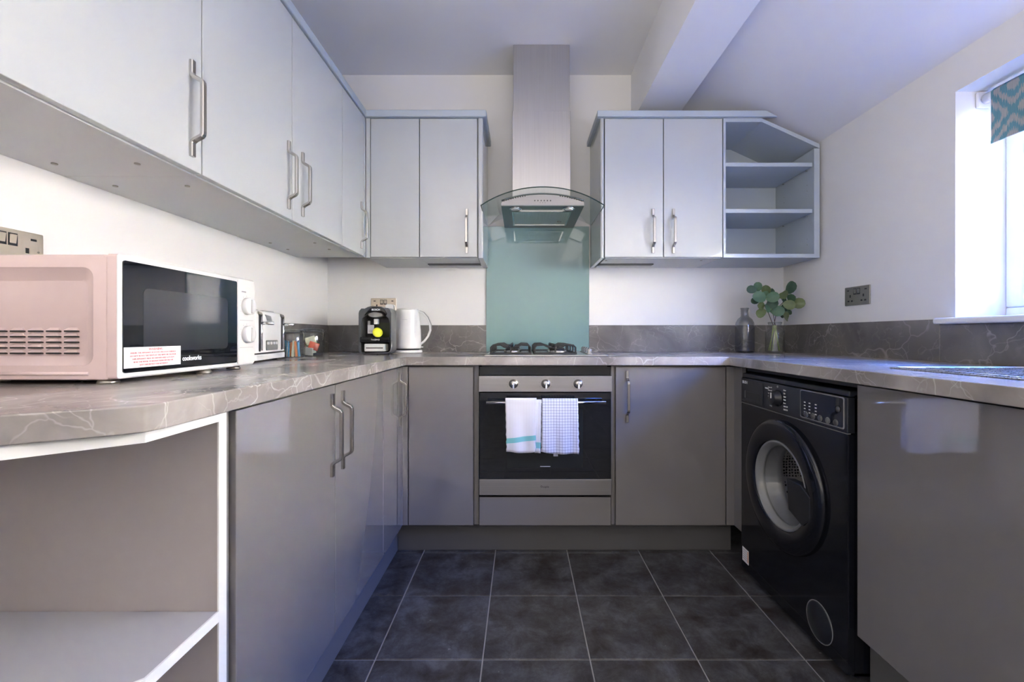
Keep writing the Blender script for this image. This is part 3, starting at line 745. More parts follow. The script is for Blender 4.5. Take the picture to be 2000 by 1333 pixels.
ep = MB().prism(rrect(.402, .4215, YU-.0, YB-.001, .009, 4), 'z', UZ0-.002, UZ1)
obj('end_panel', ep, 'upper', t)
for px in (1190, 1383): screw(t, XP(px, YU), 2.30)
# open corner shelf with sloping top
sx0, sx1, sk = 1.027, 1.516, 1.222; zr = 1.982; T = .018
os_ = thing('open_wall_shelf', 'open pale blue-grey wall shelf with a sloping top', 'shelf unit', (1.27, 2.38, UZ0))
y0, y1 = YU+.001, YB-.001
obj('side_panel', MB().box(sx0, sx0+.012, y0, y1, UZ0, UZ1), 'upper_in', os_)
obj('side_panel', MB().box(sx1-.028, sx1, y0, y1, UZ0, zr-.023), 'upper_in', os_)
obj('base_panel', MB().box(sx0+.012, sx1-.028, y0, y1, UZ0, UZ0+.019), 'upper_in', os_)
obj('top_panel', MB().box(sx0+.012, sk, y0, y1, UZ1-T, UZ1), 'upper_in', os_)
dz = (zr-UZ1)/(sx1-sk)
obj('sloping_panel', MB().prism([(sk, UZ1), (sx1, zr), (sx1, zr-.022), (sx1-.028, zr-.028*dz-.022), (sk, UZ1-.018)], 'y', y0, y1), 'upper_in', os_)
obj('back_panel', MB().prism([(sx0+.013, UZ0+.019), (sx1-.029, UZ0+.019), (sx1-.029, zr-.01), (sk, UZ1-.018), (sx0+.013, UZ1-.018)], 'y', y1-.006, y1), 'upper_in', os_)
for py in (317, 408):
    zs = ZP(py, YU)
    obj('shelf', MB().box(sx0+.013, sx1-.034, y0+.004, y1-.007, zs-.020, zs), 'upper_in', os_, bevel=.001, seg=1)
    for yy in (2.27, 2.47): obj('shelf_pin', MB().cyl((sx1-.029, yy, zs-.025), (sx1-.036, yy, zs-.025), .003, n=8), 'nickel', os_)
for zh in (1.48, 1.51, 1.76, 1.79):
    for yy in (2.27, 2.47): obj('peg_hole', MB().cyl((sx1-.0285, yy, zh), (sx1-.0275, yy, zh), .0025, n=8), 'mgrey', os_)
# cornices
def cornice(lab, path2d, m='upper_in'):
    """profile swept along plan path (outer edge to the room side)"""
    return None
CZ0, CZ1 = UZ1+.0005, UZ1+.036
ov_ = .018
mb = MB().prism([(XL+.001, .50), (XU+.010, .50), (XU+.010, YU-ov_), (-.194+ov_, YU-ov_), (-.194+ov_, YB-.001), (XL+.001, YB-.001)], 'z', CZ0, CZ1)
tag(obj('cornice', mb, 'upper_in', bevel=.006, seg=3), 'pale blue-grey cornice along the top of the left wall cabinets', 'cornice')
mb = MB(); yf = YU-ov_; loops = []
xe = 1.236
mb.prism([(.402-ov_, CZ0), (xe+.058, CZ0-.006+.006), (xe, CZ1-.004), (.402-ov_, CZ1-.004)], 'y', yf, YU-.0005)
mb.prism([(.402-ov_, CZ0), (1.222, CZ0), (xe-.02, CZ1-.006), (.402-ov_, CZ1-.006)], 'y', YU-.0004, YB-.001)
tag(obj('cornice', mb, 'upper_in', bevel=.004, seg=3), 'pale blue-grey cornice cut to the sloping ceiling over the right wall cabinets', 'cornice')

# ------------------------------------------------------------------ microwave
MX, MY0, MY1 = -.786, .852, 1.285
mw = thing('microwave', 'white microwave oven with black glass door on the left worktop', 'microwave', (-.95, 1.07, WT1))
# casing with an embossed side
mb = MB(); ex0, ex1, z0, z1 = -1.118, -.809, .922, 1.168
def loop_side(r, x0, x1, za, zb_, y): return [(p[0], y, p[1]) for p in rrect(x0, x1, za, zb_, r, 5)]
yb = MY1-.004
L = [loop_side(.006, ex0, ex1, z0, z1, yb), loop_side(.006, ex0, ex1, z0, z1, MY0+.003), loop_side(.006, ex0+.002, ex1-.002, z0+.002, z1-.002, MY0),
     loop_side(.020, ex0+.022, -.836, .950, 1.143, MY0), loop_side(.019, ex0+.024, -.839, .952, 1.140, MY0+.003), loop_side(.014, ex0+.044, -.861, .965, 1.122, MY0+.016),
     loop_side(.012, ex0+.048, -.866, .968, 1.118, MY0+.018)]
mb.ring(L, True, True, False)
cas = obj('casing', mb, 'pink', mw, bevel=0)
for p in cas.data.polygons: p.use_smooth = True
cas.modifiers.new('es', 'EDGE_SPLIT').split_angle = math.radians(22)
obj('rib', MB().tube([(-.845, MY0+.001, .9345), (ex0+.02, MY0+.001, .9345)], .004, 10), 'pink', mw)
lv = None
for j in range(5):
    for i in range(6):
        x1 = -.880-.0358*i; x0 = x1-.029; z = 1.021-.011*j
        if lv is None:
            a = MB(); yv = MY0+.018
            a.ring([[(x0, yv+.001, z-.0025), (x1, yv+.001, z-.0025), (x1-.004, yv+.001, z+.0040), (x0+.004, yv+.001, z+.0040)], [(x0, yv-.0050, z-.0015), (x1, yv-.0050, z-.0015), (x1-.006, yv-.001, z+.0032), (x0+.006, yv-.001, z+.0032)]])
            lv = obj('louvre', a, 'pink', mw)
            sl_ = obj('slot', MB().box(x0+.001, x1-.001, yv-.0040, yv+.0005, z-.0046, z-.0018), 'dark_t', lv)
            bx, bz = x1, z; lv0 = lv
        else:
            c = lv.copy(); C.objects.link(c); c.location = lv.location+Vector((x1-bx, 0, z-bz))
            d = sl_.copy(); C.objects.link(d); d.parent = c
# front
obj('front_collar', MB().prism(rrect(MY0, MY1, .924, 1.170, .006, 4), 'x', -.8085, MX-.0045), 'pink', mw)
ff = MB(); ff.ring([[(MX-.0044, p[0], p[1]) for p in rrect(MY0, MY1, .924, 1.170, .006, 4)], [(MX-.003, p[0], p[1]) for p in rrect(MY0, MY1, .924, 1.170, .006, 4)], [(MX, p[0], p[1]) for p in rrect(MY0+.003, MY1-.003, .927, 1.167, .006, 4)]])
obj('front_frame', ff, 'white_m', mw)
dw = MB(); dw.prism(rrect(.8595, 1.2035, .9345, 1.158, .005, 4), 'x', MX, MX+.0022)
dg = obj('door_glass', dw, 'blk_gloss', mw)
obj('mesh_window', MB().prism(rrect(.905, 1.165, .975, 1.108, .012, 4), 'x', MX+.0022, MX+.0026), 'mesh_w', dg)
obj('warning_sticker', MB().box(MX+.0022, MX+.0030, .860, 1.003, .9435, .9855), 'sticker', dg)
text('WARNING', .0075, (MX+.0034, .935, .9805), '+x', 'pinktxt', dg)
for k in range(5):
    z = .9735-.0062*k
    text(['ENSURE THE APPLIANCE IS STOOD ON A FLAT SURFACE', 'DO NOT BLOCK THE VENTS AT THE SIDES OR THE REAR', 'THIS APPLIANCE MUST BE EARTHED AND GETS HOT', 'READ THE BOOK OF INSTRUCTIONS BEFORE USE', 'KEEP THIS NOTICE FOR REFERENCE'][k], .0046, (MX+.0034, .931, z), '+x', 'pinktxt', dg, sx=.98)
text('cookworks', .0155, (MX+.0028, 1.0385, .9555), '+x', 'white_t', dg, off=.0003, sx=.85)
pn = obj('control_panel', MB().prism(rrect(1.2065, 1.2815, .9305, 1.164, .005, 4), 'x', MX, MX+.0025), 'white_m', mw)
for z in (1.092, 1.012):
    k = obj('knob', MB().lathe([(.0245, 0), (.0235, .013), (.021, .015), (.0005, .015)], (MX+.0025, 1.245, z), 30, 'x'), 'white_pl', pn)
    obj('grip', MB().box(MX+.015, MX+.021, 1.2415, 1.2485, z-.020, z+.020), 'offw', k, bevel=.002)
    for s in range(9):
        a = math.radians(-120+30*s); obj('mark', MB().box(MX+.0025, MX+.0028, 1.245+.029*math.sin(a)-.0007, 1.245+.029*math.sin(a)+.0007, z+.029*math.cos(a)-.0012, z+.029*math.cos(a)+.0012), 'grey_t', pn)
text('POWER', .0055, (MX+.003, 1.232, 1.132), '+x', 'grey_t', pn)
for z in (1.052, .975): obj('groove', MB().box(MX+.0025, MX+.0028, 1.214, 1.274, z-.0006, z+.0006), 'grey_t', pn)
for x, y in ((-.825, .872), (-.825, 1.25), (-1.08, .90), (-1.08, 1.25), (-.80, 1.10)):
    obj('foot', MB().lathe([(.016, 0), (.018, .002), (.017, .006), (.012, .011)], (x, y, WT1), 16), 'antique', mw)
# ------------------------------------------------------------------ toaster
rz = math.atan2(.30, -.055)
ts = thing('toaster', 'white toaster with two chrome levers behind the microwave', 'toaster', (-.918, 1.50, WT1), rz)
Lt, Dt, Ht = .305, .135, .190
mb = MB()
def tl(x0, x1, y0, y1, r, z): return [(p[0], p[1], z) for p in rrect(x0, x1, y0, y1, r, 5)]
mb.ring([tl(0, Lt, 0, Dt, .02, .034), tl(0, Lt, 0, Dt, .02, .165), tl(.004, Lt-.004, .004, Dt-.004, .02, .179), tl(.014, Lt-.014, .014, Dt-.014, .02, .186)], True, True, True)
o = obj('body', mb, 'white_pl', ts, local=True); o.modifiers.new('es', 'EDGE_SPLIT').split_angle = math.radians(50)
obj('base', MB().ring([tl(-.002, Lt+.002, -.002, Dt, .02, .008), tl(-.002, Lt+.002, -.002, Dt, .02, .026), tl(0, Lt, 0, Dt, .02, .028)], True, True, False), 'white_pl', ts, local=True)
obj('dark_band', MB().ring([tl(.002, Lt-.002, .002, Dt-.002, .02, .027), tl(.002, Lt-.002, .002, Dt-.002, .02, .036)], True, True, False), 'dgrey', ts, local=True)
for x in (.03, Lt-.03):
    for y in (.03, Dt-.03): obj('foot', MB().cyl((x, y, 0), (x, y, .009), .010, n=14), 'blk', ts, local=True)
for x0, x1 in ((.025, .13), (.175, .28)):
    for y in (.035, .080): obj('toast_slot', MB().box(x0, x1, y, y+.022, .1855, .1915), 'dgrey', ts, local=True, bevel=.002)
for u in (.045, .262):
    s = obj('lever_slot', MB().prism(rrect(u-.0085, u+.0085, .038, .172, .006, 4), 'y', -.0015, .002), 'dgrey', ts, local=True)
    obj('rod', MB().cyl((u, -.006, .042), (u, -.006, .170), .0042, n=14), 'chrome', s, local=True)
    obj('top_cap', MB().tube([(u, -.006, .168), (u-.002, -.004, .174), (u-.010, .002, .176)], .0055, 10), 'antique', s, local=True)
    obj('lever', MB().cyl((u, -.006, .139), (u+.004, -.045, .139), .0058, n=14), 'chrome', s, local=True)
cpn = obj('control_panel', MB().prism(rrect(.100, .215, .040, .078, .007, 4), 'y', -.002, .002), 'mgrey', ts, local=True)
for k in range(4): obj('button', MB().prism(rrect(.108+.027*k, .126+.027*k, .062, .072, .003, 3), 'y', -.004, -.001), 'white_pl', cpn, local=True)
obj('badge', MB().prism([(.095, .172), (.145, .168), (.158, .150), (.112, .150)], 'y', -.0015, .002), 'mgrey', ts, local=True)
# ------------------------------------------------------------------ jars with sachets
def jar(name, lab, x, y, r, h):
    t = thing(name, lab, 'jar', (x, y, WT1))
    z = WT1
    obj('glass', MB().lathe([(.001, .0015), (r*.9, .001), (r, .008), (r, h*.78), (r*.93, h*.86), (r*.90, h*.88)], (x, y, z), 32, cap0=False, cap1=False), 'clear', t)
    obj('lid', MB().lathe([(r*.95, h*.885), (r*.97, h*.90), (r*.95, h*.95), (r*.8, h*.985), (r*.3, h), (.001, h)], (x, y, z), 32), 'clear', t)
    obj('seal', MB().lathe([(r*.93, h*.865), (r*.99, h*.875), (r*.99, h*.90), (r*.93, h*.905)], (x, y, z), 32), 'dgrey', t)
    obj('wire_clip', MB().tube([(x+r*.98, y-.01, z+h*.92), (x+r*1.08, y-.012, z+h*.8), (x+r*1.06, y-.012, z+h*.62), (x+r*1.0, y-.01, z+h*.58)], .0016, 6), 'antique', t)
    obj('wire_band', MB().lathe([(r*.945, h*.84), (r*.965, h*.845), (r*.945, h*.85)], (x, y, z), 32, cap0=False, cap1=False), 'antique', t)
    return t
J1 = (-1.000, 1.915, .047, .122); J2 = (-.975, 2.035, .052, .128)
jar('clip_top_jar', 'small clip-top glass jar of blue and white sachets beside the toaster', *J1)
jar('clip_top_jar', 'clip-top glass jar of cream and red packets nearest the corner', *J2)
rnd = random.Random(4)
for k in range(10):
    a = k*.63; rr = .026; cx, cy = J1[0]+rr*math.cos(a), J1[1]+rr*math.sin(a)
    hgt = .06+.012*rnd.random(); mt = ['bluep', 'white_pl', 'bluep', 'cream', 'orange'][k % 5]
    mb = MB().box(-.0045, .0045, -.0015, .0015, 0, hgt)
    o = tag(obj('sugar_stick', mb, mt), {'bluep': 'blue paper sugar stick standing in the jar by the toaster', 'white_pl': 'white paper sugar stick standing in the jar by the toaster', 'cream': 'cream paper sugar stick standing in the jar by the toaster', 'orange': 'orange paper sugar stick standing in the jar by the toaster'}[mt], 'sachet', 'sugar sticks in the small jar')
    o.location = (cx, cy, WT1+.003); o.rotation_euler = (rnd.uniform(-.12, .12), rnd.uniform(-.12, .12), a+1.2)
for k, (mt, dx, dy, dzz, tlt, lab) in enumerate((('offw', -.006, -.026, .004, .1, 'grey lower tea packet in the corner jar'), ('redp', .012, -.022, .030, .35, 'red tea packet lying across the corner jar'), ('cream', .004, -.012, .055, -.3, 'cream tea packet at the top of the corner jar'), ('greenp', -.016, .006, .040, .5, 'green tea packet at the back of the corner jar'), ('cream', -.012, .018, .01, -.2, 'cream tea packet low at the back of the corner jar'))):
    o = tag(obj('tea_packet', MB().box(-.022, .022, -.003, .003, 0, .036), mt, bevel=.002), lab, 'packet', 'packets in the corner jar')
    o.location = (J2[0]+dx, J2[1]+dy, WT1+dzz); o.rotation_euler = (.15, tlt, .2*k)
# ------------------------------------------------------------------ coffee machine
cx, cyf = -.7215, 2.15
S = 1/396.0
def cmx(zx): return cx + (690+zx/10.25-732.1)*S
def cmz(zy): return WT1 + (692-(570+zy/10.25))*S
cm = thing('coffee_machine', 'black pod coffee machine in the left corner of the worktop', 'coffee machine', (cx, cyf+.12, WT1))
def outline(k=0.0):
    xl, xr, zb_, zt_ = cmx(105)+k, cmx(760)-k, cmz(1240)+k, cmz(278)-k
    zs = cmz(420); zm = (zt_+zs)/2
    p = [(xl+.02, zb_), (xr-.02, zb_), (xr-.006, zb_+.006), (xr, zb_+.02), (xr, zs)]
    p += [(xr-.006, zs+.018), (xr-.018, zs+.027), (xr-.035, zt_-.010), (xr-.05, zt_-.002), ((xl+xr)/2+.01, zt_), ((xl+xr)/2-.02, zt_), (xl+.045, zt_-.004), (xl+.03, zt_-.012), (xl+.014, zs+.024), (xl+.003, zs+.012)]
    p += [(xl, zs), (xl, zb_+.02), (xl+.006, zb_+.006)]
    return p
inner = [(cmx(165), cmz(1200)), (cmx(725), cmz(1200)), (cmx(735), cmz(1150)), (cmx(730), cmz(620)), (cmx(700), cmz(520)), (cmx(600), cmz(430)), (cmx(300), cmz(430)), (cmx(180), cmz(520)), (cmx(155), cmz(620)), (cmx(155), cmz(1150))]
obj('shell', MB().prism(outline(), 'y', cyf, cyf+.09, holes=[inner]), 'dgrey', cm, bevel=.004, seg=2)
_xl = cmx(105)
obj('body', MB().ring([[(_xl+.004+(p[0]-_xl)*q, yy, WT1+.001+(p[1]-WT1)*qz) for p in outline(.004)] for yy, q, qz in ((cyf+.075, .97, .99), (cyf+.13, .80, .98), (cyf+.22, .60, .95))]), 'blk', cm, bevel=.004)
vz = [(cmx(225), cmz(470)), (cmx(250), cmz(430)), (cmx(340), cmz(330)), (cmx(400), cmz(300)), (cmx(560), cmz(300)), (cmx(620), cmz(330)), (cmx(680), cmz(430)), (cmx(650), cmz(480)), (cmx(600), cmz(420)), (cmx(440), cmz(385)), (cmx(300), cmz(420))]
vs_ = obj('visor', MB().prism(vz, 'y', cyf-.010, cyf+.02), 'blk_gloss', cm, bevel=.003)
text('BOSCH', .0125, (cmx(465), cyf-.0105, cmz(352)), '-y', 'white_t', vs_, off=.0002)
mb = MB(); mb.ring([[(cmx(445)+.036*math.cos(a)*q, yy, cmz(455)+.013*math.sin(a)*q) for a in [2*PI*i/24 for i in range(24)]] for yy, q in ((cyf+.05, 1), (cyf-.006, 1), (cyf-.012, .8))], True, True, True)
obj('brew_head', mb, 'mgrey', cm)
obj('spout', MB().box(cmx(400), cmx(482), cyf+.005, cyf+.03, cmz(640), cmz(530)), 'white_edge', cm, bevel=.003)
obj('back_light_strip', MB().box(cmx(185), cmx(240), cyf+.070, cyf+.076, cmz(790), cmz(560)), 'offw', cm, bevel=.003)  # pale strip painted in as the highlight left inside the machine
obj('tag', MB().box(cmx(245), cmx(375), cyf+.03, cyf+.032, cmz(825), cmz(650)), 'white_pl', cm)
for k in range(5): obj('barcode_line', MB().box(cmx(270+20*k), cmx(278+20*k), cyf+.0295, cyf+.03, cmz(800), cmz(755)), 'grey_t', cm)
obj('cup_panel', MB().box(cmx(380), cmx(700), cyf+.066, cyf+.0755, cmz(900), cmz(600)), 'lime', cm)
dt = obj('drip_shelf', MB().box(cmx(150), cmx(735), cyf-.014, cyf+.07, cmz(1005), cmz(895)), 'blk_gloss', cm, bevel=.004)
text('TASSIMO', .0105, (cmx(460), cyf-.0145, cmz(950)), '-y', 'white_t', dt)
bs = obj('cup_stand', MB().box(cmx(228), cmx(635), cyf-.008, cyf+.06, cmz(1185), cmz(1030)), 'white_edge', cm, bevel=.004)
obj('slit', MB().box(cmx(265), cmx(605), cyf-.0085, cyf-.007, cmz(1122), cmz(1104)), 'blk', bs)
obj('chrome_trim', MB().tube([(cmx(770), cyf-.002, cmz(950)), (cmx(770), cyf-.002, cmz(1110)), (cmx(745), cyf-.002, cmz(1180)), (cmx(690), cyf-.002, cmz(1212)), (cmx(240), cyf-.002, cmz(1214))], .0022, 8), 'nickel', cm)
for zx in (190, 460, 690): obj('foot', MB().cyl((cmx(zx), cyf+.02, WT1), (cmx(zx), cyf+.02, WT1+.006), .006, n=12), 'blk', cm)
pod = thing('coffee_pod', 'yellow-lidded coffee pod tilted inside the black coffee machine', 'coffee pod', (cmx(470), cyf+.02, cmz(895)))
R = Matrix.Rotation(math.radians(-28), 4, 'Y') @ Matrix.Rotation(math.radians(38), 4, 'Z')
def tilt(mb, c):
    bmesh.ops.transform(mb.bm, matrix=Matrix.Translation(c) @ R, verts=mb.bm.verts[:]); return mb
pc = Vector((cmx(480), cyf+.006, cmz(802)))
obj('cup', tilt(MB().lathe([(.022, .001), (.020, .018), (.013, .024), (.001, .024)], (0, 0, 0), 24, 'y'), pc), 'white_pl', pod)
obj('lid', tilt(MB().lathe([(.001, -.001), (.0245, -.001), (.0245, .001), (.001, .001)], (0, 0, 0), 28, 'y'), pc), 'yellow', pod)
# ------------------------------------------------------------------ kettle
kx, ky = -.640, 2.458
kt = thing('kettle', 'white jug kettle beside the coffee machine', 'kettle', (kx, ky, WT1))
k_ = 1/358.0
obj('power_base', MB().lathe([(.078, 0), (.080, .004), (.078, .012), (.070, .014)], (kx, ky, WT1), 36), 'white_pl', kt)
obj('base_ring', MB().lathe([(.066, .0141), (.068, .020), (.069, .0215)], (kx, ky, WT1), 36), 'blk', kt)
obj('body', MB().lathe([(.0705, .0215), (.073, .025), (.0735, .04), (.071, .12), (.063, .205), (.061, .226), (.058, .231)], (kx, ky, WT1), 44), 'white_pl', kt)
obj('lid', MB().lathe([(.0575, .2312), (.056, .235), (.04, .238), (.001, .239)], (kx, ky, WT1), 36), 'white_pl', kt)
text('COOKWORKS', .0045, (kx-.002, ky-.0665, WT1+.176), '-y', 'grey_t', kt, sx=1.2)
hp = [(.062, .222), (.085, .214), (.108, .188), (.124, .150), (.126, .120), (.114, .088), (.094, .062), (.072, .044)]
obj('handle', MB().sweep([(kx+a, ky-.004, WT1+b) for a, b in hp], .010, .0055, (0, 1, 0)), 'white_pl', kt, bevel=.002)
obj('handle_trim', MB().sweep([(kx+a+.0060, ky-.004, WT1+b+.004) for a, b in hp[0:5]], .0085, .0014, (0, 1, 0)), 'mgrey', kt)
obj('switch', MB().box(kx+.070, kx+.086, ky-.006, ky+.004, WT1+.026, WT1+.032), 'white_pl', kt, bevel=.002)
obj('spout', MB().ring([[(kx-.050, ky-.022, WT1+.19), (kx-.050, ky+.022, WT1+.19), (kx-.055, ky, WT1+.18)], [(kx-.055, ky-.020, WT1+.228), (kx-.055, ky+.020, WT1+.228), (kx-.072, ky, WT1+.228)]]), 'white_pl', kt)
kt.scale = (1.025, 1.025, 1.035)
# ------------------------------------------------------------------ bottle, vase and eucalyptus
bx, by = 1.235, 2.41
bt = thing('glass_bottle', 'smoked grey glass bottle beside the vase', 'bottle', (bx, by, WT1))
obj('glass', MB().lathe([(.001, .002), (.044, .001), (.0475, .006), (.0485, .02), (.0485, .145), (.046, .165), (.036, .185), (.024, .196), (.020, .203), (.020, .238), (.0225, .241), (.0225, .247), (.019, .248)], (bx, by, WT1), 40, cap0=False, cap1=False), 'smoke', bt)
obj('glass_base', MB().lathe([(.001, .002), (.040, .003), (.044, .008), (.030, .010), (.001, .012)], (bx, by, WT1), 32), 'smoke', bt)
vx, vy = 1.378, 2.37
va = thing('glass_vase', 'clear glass jar vase holding eucalyptus sprigs', 'vase', (vx, vy, WT1))
obj('glass', MB().lathe([(.001, .002), (.042, .001), (.046, .007), (.0465, .02), (.0465, .112), (.044, .124), (.034, .132), (.031, .138), (.031, .158), (.034, .161), (.034, .166), (.030, .167)], (vx, vy, WT1), 40, cap0=False, cap1=False), 'clear', va)
obj('rim', MB().lathe([(.032, .161), (.0345, .163), (.0345, .166), (.032, .168), (.030, .166)], (vx, vy, WT1), 32, cap0=False, cap1=False), 'clear', va)
obj('water', MB().lathe([(.001, .004), (.043, .004), (.045, .01), (.045, .085), (.001, .0855)], (vx, vy, WT1), 32), 'water', va)
def leaf_mesh(r):
    bm = bmesh.new(); n = 12; c = bm.verts.new((0, r*.95, .10*r)); ring1 = []; ring2 = []
    for i in range(n):
        a = 2*PI*i/n
        ring1.append(bm.verts.new((.47*r*math.sin(a), r*.95-.55*r*math.cos(a), .16*r*abs(math.sin(a))-.03*r)))
        k = 1.0 if i != 0 else 1.0
        ring2.append(bm.verts.new((.86*r*math.sin(a)*(1-.10*math.cos(a)), r*.95-.99*r*math.cos(a), .30*r*abs(math.sin(a))-.08*r*math.cos(a)-.05*r)))
    for i in range(n):
        j = (i+1) % n
        bm.faces.new((c, ring1[i], ring1[j])).smooth = True
        bm.faces.new((ring1[i], ring2[i], ring2[j], ring1[j])).smooth = True
    me = bpy.data.meshes.new('leaf'); bm.to_mesh(me); bm.free(); return me
leafmeshes = {}
for k in ('leaf', 'leaf2', 'leaf3'):
    me = leaf_mesh(1.0); me.materials.append(M[k]); leafmeshes[k] = me
def pxw(px, py, y): return Vector((XP(px, y), y, ZP(py, y)))
def sprig(lab, start, ctrl, leaves, seed):
    rr = random.Random(seed)
    t = thing('eucalyptus_sprig', lab, 'eucalyptus', (vx, vy, WT1+.01), group='eucalyptus sprigs in the vase')
    pts = [Vector(start)]+[pxw(*c) for c in ctrl]
    neck = Vector((vx+rr.uniform(-.008, .008), vy+rr.uniform(-.008, .008), WT1+.150))
    low = [Vector(start), Vector(start).lerp(neck, .6), neck]
    obj('lower_stem', MB().tube(low, .0022, 7), 'stem_g', t)
    l2 = [Vector((2*vx-start[0]+rr.uniform(-.012, .012), start[1]-.012, start[2])), neck+Vector((.004, 0, 0))]
    obj('lower_stem', MB().tube(l2, .0020, 7), 'stem_g', t)
    up = [neck]+[pxw(*c) for c in ctrl]
    s = obj('stem', MB().tube(up, .0016, 7), 'stem_b', t)
    for (px, py, rpx, ang, mk, fy) in leaves:
        rpx *= 1.03
        y = vy+fy; c = pxw(px, py, y); r = rpx*y/F
        o = bpy.data.objects.new('leaf', leafmeshes[mk]); C.objects.link(o); o.parent = s
        # leaf plane faces the room; its base points to the stem
        a = math.radians(ang)
        Rm = Matrix.Rotation(rr.uniform(-.9, .9), 3, 'Z') @ Matrix.Rotation(a, 3, 'Y') @ Matrix.Rotation(PI/2+rr.uniform(-.8, .8), 3, 'X')
        base = c - (Rm @ Vector((0, r*.95, 0)))
        mm = Matrix.Translation(base-root_loc(t)) @ Rm.to_4x4() @ Matrix.Scale(r, 4)
        o.matrix_local = mm
        # petiole towards the nearest stem point
        best = min(up, key=lambda p: (p-base).length)
        if (best-base).length < .08:
            obj('leaf_stalk', MB().tube([best, base], .0008, 5), 'stem_g', s)
    return t
sprig('eucalyptus sprig leaning to the left side of the vase', (vx-.02, vy+.01, WT1+.012), [(1500, 610, vy), (1490, 590, vy-.01), (1479, 570, vy-.01)],
      [(1468, 566, 9, -70, 'leaf2', -.03), (1479, 561, 10, -20, 'leaf', -.01), (1483, 581, 13, -75, 'leaf', -.05), (1475, 588, 8, -110, 'leaf2', -.03), (1486, 598, 9, -80, 'leaf3', -.04), (1487, 612, 10, -120, 'leaf3', -.03), (1498, 603, 9, 15, 'leaf', -.05)], 1)
sprig('eucalyptus sprig standing in the middle of the vase', (vx+.018, vy-.012, WT1+.012), [(1507, 600, vy), (1504, 585, vy-.01), (1499, 570, vy-.005)],
      [(1497, 566, 10, 0, 'leaf3', 0), (1504, 573, 10, 30, 'leaf2', .01), (1509, 581, 12, 75, 'leaf', -.06), (1495, 577, 9, -60, 'leaf', -.02), (1508, 594, 11, 60, 'leaf2', -.04), (1519, 608, 12, 100, 'leaf', -.05), (1512, 612, 9, 130, 'leaf2', -.03)], 2)
sprig('eucalyptus sprig leaning to the right side of the vase', (vx+.03, vy+.014, WT1+.014), [(1518, 603, vy), (1532, 588, vy+.01), (1541, 572, vy+.01)],
      [(1543, 562, 13, 15, 'leaf2', 0), (1531, 577, 11, -30, 'leaf3', -.02), (1530, 588, 9, -20, 'leaf2', -.01), (1546, 583, 10, 70, 'leaf', -.03), (1559, 593, 12, 95, 'leaf3', -.03), (1541, 596, 11, 110, 'leaf3', -.05), (1534, 603, 10, 120, 'leaf', -.01), (1534, 618, 11, 120, 'leaf3', -.03), (1542, 611, 5, 80, 'leaf2', 0), (1552, 592, 7, 90, 'leaf2', .0), (1528, 611, 11, 140, 'leaf2', -.02)], 3)
# ------------------------------------------------------------------ sink and tap
sk_ = thing('sink', 'stainless steel sink and drainer below the window', 'sink', (1.28, .8, WT1))
zt_ = WT1+.004; sx_0, sx_1 = 1.07, 1.505
obj('rim', MB().prism([(sx_0, .30), (sx_1, .30), (sx_1, 1.27), (sx_0, 1.27)], 'z', WT1+.0003, zt_, holes=[[(1.115, .335), (1.455, .335), (1.455, .735), (1.115, .735)]]), 'steel', sk_, bevel=.0015)
bb = MB(); bb.ring([[(1.115+a, .335+a, z), (1.455-a, .335+a, z), (1.455-a, .735-a, z), (1.115+a, .735-a, z)] for a, z in ((0, zt_), (.004, WT1-.1), (.03, WT1-.15))], False, True)
obj('bowl', bb, 'steel', sk_)
for k in range(8): obj('drainer_ridge', MB().box(1.13+.041*k, 1.142+.041*k, .80, 1.22, zt_, zt_+.0025), 'steel', sk_, bevel=.001, seg=1)
obj('lip', MB().tube([(sx_0+.012, .31, zt_), (sx_0+.012, 1.258, zt_), (sx_1-.012, 1.258, zt_), (sx_1-.012, .31, zt_)], .0022, 6), 'steel', sk_)
tp = thing('kitchen_tap', 'tall chrome swan-neck tap at the sink', 'tap', (1.485, .72, zt_))
arc = [(1.475, .72, zt_), (1.475, .72, 1.14)]+[(1.475-.085*(1-math.cos(a)), .72+.03*math.sin(a/2), 1.14+.09*math.sin(a)) for a in [PI*i/12 for i in range(1, 12)]]+[(1.30, .745, 1.10)]
obj('spout', MB().tube(arc, .011, 14), 'chrome', tp)
obj('base', MB().lathe([(.026, 0), (.026, .008), (.018, .014), (.016, .05)], (1.475, .72, zt_), 24), 'chrome', tp)
obj('lever', MB().tube([(1.475, .735, zt_+.04), (1.475, .79, zt_+.065)], .006, 10), 'chrome', tp)
# ------------------------------------------------------------------ blind
bl = thing('roller_blind', 'rolled-up teal and cream patterned blind in the window recess', 'blind', (1.62, .87, 1.84))
zr_ = 1.838
obj('roller', MB().cyl((1.628, WY0+.012, zr_), (1.628, WY1-.016, zr_), .017, n=24), 'white_pl', bl)
fb = MB().box(1.6065, 1.6078, WY0+.02, 1.492, 1.668, zr_+.006)
fo = obj('fabric', fb, 'ikat', bl)
obj('fabric_roll', MB().cyl((1.628, WY0+.02, zr_), (1.628, 1.492, zr_), .0195, n=24), 'ikat', bl)
obj('bottom_bar', MB().box(1.605, 1.6093, WY0+.02, 1.492, 1.665, 1.675), 'ikat', bl)
for y in (WY0+.001, WY1-.012):
    obj('bracket', MB().box(1.605, 1.650, y, y+.011, zr_-.028, zr_+.028), 'white_pl', bl, bevel=.004)
obj('bracket_screw', MB().cyl((1.618, WY1-.014, zr_), (1.618, WY1-.012, zr_), .004, n=10), 'mgrey', bl)
